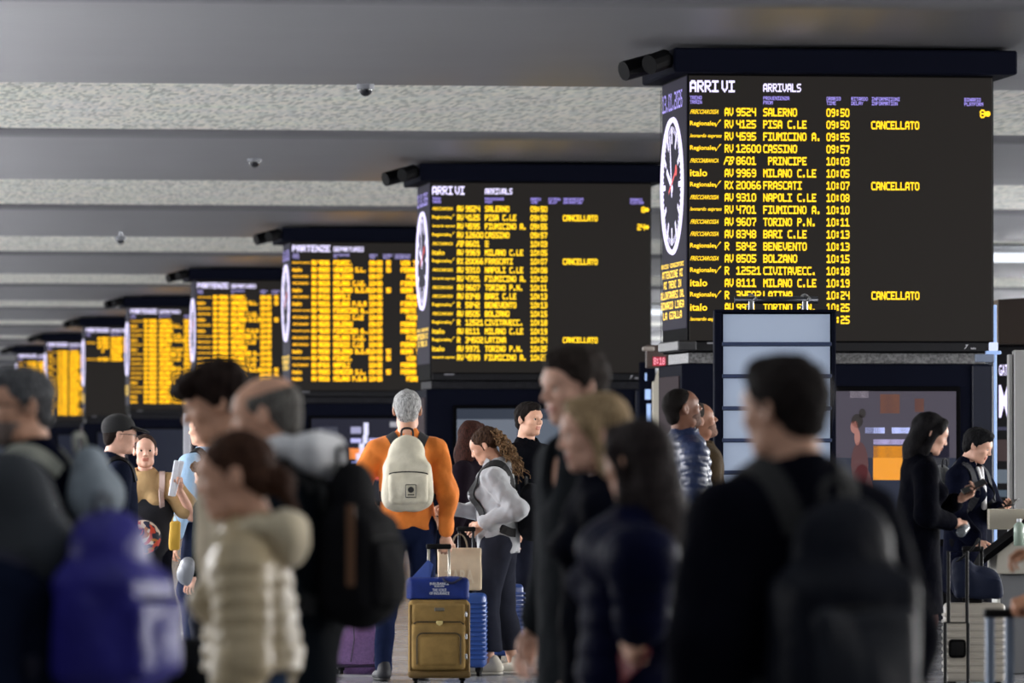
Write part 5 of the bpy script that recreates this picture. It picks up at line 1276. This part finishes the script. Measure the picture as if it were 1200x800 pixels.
# ribbed blue hard-shell suitcases
def hard_case(r, w, h, d, m, ribs=12, vertical=False, latch=False, wh=True):
    MB().rbox(-w / 2, w / 2, 0, d, 0.055, h, 0.03, 3).build('shell', m, r, smooth=True)
    mb = MB(); n = ribs
    for i in range(n):
        z = 0.10 + (h - 0.15) * (i + 0.5) / n
        mb.rbox(-w / 2 - 0.006, w / 2 + 0.006, -0.007, d + 0.007, z - (h - 0.15) / n * 0.30, z + (h - 0.15) / n * 0.30, 0.006, 1)
    o = mb.build('ribs', m, r); o['kind'] = 'stuff'
    if wh: wheels(r, w, d, m_blk)
    MB().rbox(-0.05, 0.05, d * 0.35, d * 0.55, h, h + 0.022, 0.008, 2).build('carry_handle', m_blk, r, smooth=True)
m_bs = mat('suitcase_blue', (44, 78, 150), rough=0.35, spec=0.5)
r = at_rows(544, 36.25, 'ribbed blue hard suitcase beside the woman in grey fleece', 'suitcase', 'suitcase', -4, group='suitcases with hard shells')
hard_case(r, 0.265, 0.53, 0.2, m_bs, 13)
handle(r, 0.09, 0.16, 0.52, 0.93, mat('rod_dark', (60, 62, 66), rough=0.35, metal=0.5), m_blk)
r = at_rows(597, 38.4, 'ribbed blue suitcase behind the legs of the woman in fleece', 'suitcase', 'suitcase', 20, group='suitcases with hard shells')
hard_case(r, 0.22, 0.54, 0.2, mat('suitcase_blue_deep', (30, 58, 120), rough=0.35), 13)
# paper carrier bag standing on the blue suitcase
r = at_rows(539, 36.05, 'beige paper shopping bag with pale letters on blue suitcase', 'paper_bag', 'bag', 3, z=0.553)
m_pb = mat('kraft', (226, 208, 180), rough=0.8, noise=0.06, nscale=12, spec=0.2)
V, Q = solid([B((0, 0.07, 0.133), (0.138, 0.052, 0.133), r=0.006, k=0.004)], 0.009, (0.006, 26)); link('bag_body', mesh_np('bag_body', V, Q, m_pb), r)
for y in (0.03, 0.11): MB().tube([(-0.0 + 0.05 * math.cos(a), y, 0.255 + 0.10 * math.sin(a)) for a in np.linspace(0, math.pi, 12)], 0.005, 6).build('bag_handle', mat('twine', (120, 108, 92), rough=0.9), r)
v, f = font_quads('ZARA', -0.10, 0.13, 0.19, 0.085, 0); MB().add([(a, 0.008, b_) for a, b_ in v], f).build('lettering', mat('pale_ink', (232, 220, 196), rough=0.7), r)
# purple suitcase
r = at_rows(424, 36.6, 'glossy purple suitcase on small wheels, left of the orange-jacketed man', 'suitcase', 'suitcase', 12)
m_pu = mat('purple_gloss', (140, 108, 160), rough=0.32, noise=0.12, nscale=60, bump=0.25, bscale=160, spec=0.6)
V, Q = solid([C((0, 0.11, 0.15), (0, 0.11, 0.31), 0.175, 0.135, k=0.03, flat=((0, 1, 0), 0.55)), B((0, 0.11, 0.15), (0.17, 0.09, 0.10), r=0.05, k=0.05), PL((0, 0, 1), 0.405, k=0.02)], 0.010, (0.003, 40))
link('shell', mesh_np('shell', V, Q, m_pu), r)
MB().rbox(-0.18, 0.18, 0.01, 0.21, 0.045, 0.065, 0.008, 1).build('base_rim', mat('purple_dark', (58, 44, 70), rough=0.4), r)
MB().tube([(-0.11, 0.04, 0.405), (-0.08, 0.03, 0.412), (0.10, 0.03, 0.412), (0.12, 0.04, 0.40)], 0.006, 6).build('zip', m_steel, r)
for x in (-0.05, 0.10): MB().tube([(x, 0.022, 0.40), (x + 0.0, -0.004, 0.22), (x - 0.02, 0.004, 0.08)], 0.004, 6).build('seam', mat('purple_dark', (0, 0, 0)), r)
MB().rbox(0.115, 0.165, 0.10, 0.24, 0.07, 0.43, 0.02, 2).build('rear_panel', mat('purple_light', (124, 100, 150), rough=0.35), r, smooth=True)
wheels(r, 0.34, 0.22, m_blk, 0.024)

# white suitcase at the right with navy bag on top
D = 34.0; r = at_rows(1143, D, 'off-white hard suitcase with black latch, right of the black-coated women', 'suitcase', 'suitcase', 0, group='suitcases with hard shells')
m_ws = mat('suitcase_white', (172, 166, 156), rough=0.4, spec=0.4)
hard_case(r, 0.36, 0.525, 0.23, m_ws, 9)
MB().rbox(-0.163, -0.06, -0.016, 0.0, 0.20, 0.31, 0.02, 2).build('latch', m_blk, r, smooth=True)
handle(r, 0.10, 0.19, 0.52, 0.84, m_blk, m_blk, 0.012)
r = at_rows(1143, D + 0.02, 'slumped dark navy bag lying on the white suitcase', 'travel_bag', 'bag', 0, z=0.55)
V, Q = solid([E((0.0, 0.10, 0.10), (0.155, 0.085, 0.095), k=0.03), E((-0.07, 0.09, 0.18), (0.07, 0.06, 0.07), k=0.05), B((0.02, 0.1, 0.06), (0.14, 0.08, 0.06), r=0.03, k=0.03), PL((0, 0, -1), 0.0)], 0.010, (0.016, 30))
link('bag_body', mesh_np('bag_body', V, Q, mat('navy_bag', (18, 26, 48), rough=0.7, spec=0.2)), r)
MB().tube(smooth_path([(-0.11, 0.06, 0.22), (-0.02, 0.0, 0.30), (0.02, 0.02, 0.36), (0.03, 0.08, 0.30)], 14), 0.007, 6).build('bag_strap', m_blk, r)
r = at_rows(1122, D - 0.35, 'black trolley frame standing before the white suitcase', 'trolley_frame', 'trolley', 0)
MB().tube([(-0.055, 0, 0.42), (-0.055, 0, 0.84), (0.055, 0, 0.84), (0.055, 0, 0.42), (-0.075, 0, 0.42), (-0.075, 0, 0.06), (0.06, 0, 0.06), (0.06, 0, 0.42)], 0.011, 8).build('frame', m_blk, r)
MB().rbox(-0.10, 0.07, -0.06, 0.10, 0.04, 0.06, 0.006, 1).build('base_plate', m_blk, r)
for sx in (-0.09, 0.06): MB().tube([(sx, 0.03, 0.028), (sx + 0.02, 0.03, 0.028)], 0.028, 12).build('wheel', m_blk, r)
r = at_rows(1056, 41.0, 'small grey ribbed suitcase behind the legs of the long-haired woman', 'suitcase', 'suitcase', 0, group='suitcases with hard shells')
hard_case(r, 0.30, 0.46, 0.2, mat('suitcase_grey', (96, 96, 100), rough=0.4), 8)
# handle and suitcase at the right edge
r = at_rows(1180, 21.9, 'dark suitcase with pale telescopic handle at right edge', 'suitcase', 'suitcase', 10, group='suitcases with hard shells')
hard_case(r, 0.36, 0.50, 0.22, mat('suitcase_slate', (44, 50, 62), rough=0.4), 9)
MB().rbox(-0.055, -0.022, 0.10, 0.13, 0.48, 0.80, 0.006, 1).build('handle_rod', mat('rod_pale', (120, 132, 152), rough=0.4, metal=0.4), r)
MB().rbox(0.022, 0.055, 0.10, 0.13, 0.48, 0.80, 0.006, 1).build('handle_rod', _mats['rod_pale'], r)
MB().rbox(-0.065, 0.065, 0.09, 0.14, 0.785, 0.82, 0.012, 2).build('handle_grip', m_blk, r, smooth=True)

# things in hands
def in_hand(q, side, name, label, cat, fwd=0.09, up_=0.0):
    S, e, w, d, b, pose, fd = q.arms[side]
    p = (w + d * fwd - b * 0.025 + V3(0, 0, up_)); p = np.array([p[0] * q.T[0, 0], p[1] * q.T[1, 1], p[2] * q.T[2, 2]])
    r = worn(q, name, label, cat)
    X = np.cross(d, b); return r, mat4(np.stack([X, d, b], 1), p)
def mb_xf(mb, M): mb.v = [tuple(x) for x in xf(np.array([tuple(v) for v in mb.v]), M)]; return mb
def phone(q, side, label, case=(22, 22, 26), tilt=0.0):
    r, M = in_hand(q, side, 'mobile_phone', label, 'phone', 0.105)
    mb_xf(MB().rbox(-0.037, 0.037, -0.07, 0.08, -0.012, -0.004, 0.004, 2), M).build('phone_body', mat('phone_%d' % case[0], case, rough=0.3), r)
    mb_xf(MB().box(-0.033, 0.033, -0.066, 0.076, -0.0135, -0.012), M).build('phone_screen', mat('phone_glass', (14, 16, 22), rough=0.1), r)
phone(w1, 'L', 'phone held up by the woman with long black hair', (70, 52, 44))
phone(w2, 'L', 'black phone in the hands of the woman with the white collar')
phone(dh, 'L', 'small red phone held by the woman in the navy quilted jacket', (120, 26, 34))
r, M = in_hand(w1, 'R', 'water_bottle', 'clear plastic water bottle carried by the long-haired woman', 'bottle', 0.08)
m_pl = mat('clear_plastic', (190, 200, 210), rough=0.12, trans=0.75)
mb = MB(); Mb = mat4(np.array([[0.3, 0.9, -0.3], [-0.9, 0.35, 0.2], [0.3, 0.2, 0.93]]).T, M[:3, 3])
pr = []; mb.tube([(0, -0.12, 0), (0, -0.11, 0), (0, 0.03, 0), (0, 0.06, 0), (0, 0.075, 0)], [0.024, 0.03, 0.03, 0.02, 0.012], 14)
mb_xf(mb, Mb).build('bottle_body', m_pl, r, smooth=True)
mb_xf(MB().tube([(0, 0.075, 0), (0, 0.095, 0)], 0.014, 12), Mb).build('cap', mat('cap_white', (210, 214, 220), rough=0.4), r)
p = P(1194, 615, 36.0); r = empty('water_bottle', (p.x, p.y, Z(640, 36.0) + 0.005), -YAW, 'green-white bottle standing on the console at right edge', 'bottle')
MB().tube([(0, 0, 0), (0, 0, 0.13), (0, 0, 0.15)], [0.035, 0.035, 0.014], 14).build('bottle_body', mat('bottle_green', (150, 168, 154), rough=0.2), r, smooth=True)
MB().tube([(0, 0, 0.15), (0, 0, 0.17)], 0.015, 12).build('cap', _mats['cap_white'], r)
# grey knitted rucksack of the second woman
backpack(w2, 'grey knitted rucksack on the back of the woman with the white collar', (128, 130, 132), w=0.125, h=0.15, d=0.09, zc=1.30, t=0.034, strapc=(26, 28, 36), pocket=False, wr=(0.003, 140))
# white shirt collar and front of the second woman
cp = [C(w2.up((-0.03, 0.085, 1.455)), w2.up((0.0, 0.125, 1.30)), 0.016, k=0.01), C(w2.up((0.03, 0.085, 1.455)), w2.up((0.0, 0.125, 1.30)), 0.016, k=0.01), C(w2.up((0.0, 0.125, 1.32)), w2.up((0.0, 0.14, 1.18)), 0.022, k=0.01)]
solid_obj('shirt_front', cp, mat('shirt_white', (226, 226, 230), rough=0.8), w2.root, 0.007, None, T=w2.T)
mb = MB()
Te = w1.head; e_ = xf(np.array([[0.085, -0.006, -0.034]]), Te)[0] * w1.s
v, qd = _sphere(); link('earring', mesh_np('earring', v * 0.008 + e_, qd, mat('pearl', (230, 226, 214), rough=0.2)), w1.root)
# papers, floral bag and cap
r, M = in_hand(wt, 'L', 'folded_papers', 'folded white papers held up by the woman in tan top', 'paper', 0.07)
c0 = M[:3, 3]
for k, (dx, tl) in enumerate(((0.0, 0.10), (0.018, 0.02))):
    o = MB().rbox(-0.018, 0.018, -0.006, 0.006, -0.10, 0.13, 0.004, 1).build('sheet', mat('paper_white', (226, 230, 240), rough=0.6), r)
    o.location = Vector(c0) + Vector((dx, 0.02 * k, 0.0)); o.rotation_euler = (0.1, -0.18 - tl, 0.3)
r = worn(wt, 'floral_bag', 'round bag with red, white and navy flowers on the black dress', 'bag')
fm = bpy.data.materials.new('floral'); fm.use_nodes = True; nt = fm.node_tree; bb = nt.nodes['Principled BSDF']
tc = nt.nodes.new('ShaderNodeTexCoord'); vo = nt.nodes.new('ShaderNodeTexVoronoi'); vo.inputs['Scale'].default_value = 24; nz = nt.nodes.new('ShaderNodeTexNoise'); nz.inputs['Scale'].default_value = 9
mxv = nt.nodes.new('ShaderNodeMix'); mxv.data_type = 'VECTOR'; mxv.inputs[0].default_value = 0.25
nt.links.new(tc.outputs['Object'], mxv.inputs[4]); nt.links.new(tc.outputs['Object'], nz.inputs['Vector']); nt.links.new(nz.outputs['Color'], mxv.inputs[5]); nt.links.new(mxv.outputs[1], vo.inputs['Vector'])
sp_ = nt.nodes.new('ShaderNodeSeparateColor'); nt.links.new(vo.outputs['Color'], sp_.inputs[0]); cr = nt.nodes.new('ShaderNodeValToRGB'); cr.color_ramp.interpolation = 'CONSTANT'
e = cr.color_ramp.elements; e[0].position = 0; e[0].color = lin((26, 34, 54)); e[1].position = 0.3; e[1].color = lin((206, 70, 44))
for p_, c_ in ((0.55, (226, 206, 184)), (0.72, (52, 58, 84)), (0.82, (190, 120, 50)), (0.92, (230, 90, 60))): x = e.new(p_); x.color = lin(c_)
nt.links.new(sp_.outputs[0], cr.inputs[0]); nt.links.new(cr.outputs[0], bb.inputs['Base Color']); bb.inputs['Roughness'].default_value = 0.6
V, Q = solid([E((0.0, 0.235, 1.015), (0.125, 0.055, 0.125), k=0.01)], 0.009, (0.003, 40)); link('bag_body', mesh_np('bag_body', xf(V, wt.T), Q, fm), r)
MB().tube([Vector(v) for v in xf(np.array([(0.125 * math.cos(a), 0.235, 1.015 + 0.125 * math.sin(a)) for a in np.linspace(0, 6.28, 30)]), wt.T)], 0.006, 6).build('rim', mat('rim_navy', (24, 28, 44)), r)
strap(wt, r, [(0.09, 0.22, 1.11), (0.16, 0.10, 1.30), (0.10, -0.02, 1.47)], 0.008, mat('strap_dark', (24, 24, 30)), n=16)
r = worn(wt, 'shoulder_straps', 'pale pink backpack strap on the shoulder of the woman in tan top', 'strap')
strap(wt, r, [(-0.11, -0.06, 1.44), (-0.12, 0.04, 1.46), (-0.125, 0.12, 1.36), (-0.13, 0.14, 1.24), (-0.16, 0.05, 1.12)], 0.02, mat('pale_pink', (190, 168, 160), rough=0.8), n=20)
mcap = mat('cap_black', (16, 16, 18), rough=0.85, bump=0.3)
cm.headobj('cap', [E((0, -0.014, 0.045), (0.087, 0.108, 0.090), k=0.01), PL((0, 0.20, -1), -0.022, k=0.006)], mcap, 0.005)
cm.headobj('cap_brim', [E((0, 0.105, 0.046), (0.075, 0.085, 0.012), k=0.01, M=np.array(Matrix.Rotation(-0.22, 3, 'X')))], mcap, 0.005)
strap(cm, worn(cm, 'bag_strap', 'dark bag strap over the shoulder of the man in the cap', 'strap'), [(0.09, -0.10, 1.36), (0.10, 0.0, 1.47), (0.11, 0.11, 1.34)], 0.022, m_blk, n=14)
strap(bl, worn(bl, 'bag_strap', 'black bag strap across the pale blue shirt', 'strap'), [(-0.15, -0.13, 1.25), (-0.12, -0.11, 1.38), (-0.09, -0.02, 1.47), (-0.10, 0.10, 1.36)], 0.026, m_blk, n=18)
# yellow and white bags between the woman in tan and the child
r = at_rows(205, 34.6, 'yellow cloth bag hanging beside the child in green', 'cloth_bag', 'bag', 0, z=0.78)
V, Q = solid([B((0, 0, 0.14), (0.032, 0.02, 0.09), r=0.015, k=0.01)], 0.009, (0.008, 40)); link('bag_body', mesh_np('bag_body', V, Q, mat('yellow_cloth', (190, 150, 50), rough=0.8)), r)
MB().tube([(-0.02, 0, 0.22), (0.0, 0, 0.27), (0.02, 0, 0.22)], 0.004, 6).build('bag_handle', _mats['yellow_cloth'], r)
r = at_rows(218, 34.7, 'crumpled white plastic bag below the yellow bag', 'plastic_bag', 'bag', 0, z=0.60)
V, Q = solid([E((0, 0, 0.10), (0.05, 0.04, 0.09), k=0.01)], 0.007, (0.018, 50)); link('bag_body', mesh_np('bag_body', V, Q, mat('white_plastic', (130, 134, 142), rough=0.35)), r)
# brown strip on the balding man's backpack, black holdall of the young man
r = [c for c in bpy.data.objects if c.name.startswith('backpack') and 'brown strip' in c.get('label', '')][0]
mat('brown_leather', (96, 62, 36), rough=0.6)
MB().ribbon([Vector(v) for v in xf(np.array([(-0.155, -0.25 - 0.02 * i * 0, 1.36 - 0.04 * i) for i in range(7)]), bd.T)], [(-1, -0.2, 0)] * 7, 0.012, 0.006).build('brown_strip', _mats['brown_leather'], r)
r = worn(yg, 'holdall', 'black holdall hanging at the side of the young man in cream coat', 'bag')
V, Q = solid([B((-0.36, 0.20, 0.72), (0.10, 0.24, 0.17), r=0.08, k=0.02)], 0.012, (0.014, 20)); link('bag_body', mesh_np('bag_body', xf(V, yg.T), Q, mat('holdall_black', (13, 14, 19), rough=0.8, spec=.15)), r)
strap(yg, r, [(-0.33, 0.10, 0.90), (-0.24, 0.05, 1.15), (-0.14, 0.02, 1.46)], 0.02, m_blk, n=14, snapit=False)
# chest pocket and zip of the grey fleece
mb = MB(); pz, g = snap(gl, [gl.up((-0.012, 0.2, z)) for z in np.linspace(0.93, 1.44, 12)], 0.002)
mb.tube([Vector(v) for v in xf(pz, gl.T)], 0.005, 6).build('zip', mat('zip_grey', (96, 98, 104), rough=0.5), gl.root)
gp = [(x, 0.16, z) for z in np.linspace(1.20, 1.33, 5) for x in np.linspace(-0.13, -0.04, 5)]
pz, g = snap(gl, [gl.up(p) for p in gp], 0.004); pz = xf(pz, gl.T)
MB().add([tuple(v) for v in pz], [(a * 5 + b_, a * 5 + b_ + 1, a * 5 + b_ + 6, a * 5 + b_ + 5) for a in range(4) for b_ in range(4)]).build('chest_pocket', mat('pocket_lilac', (150, 142, 150), rough=0.8), gl.root, smooth=True)
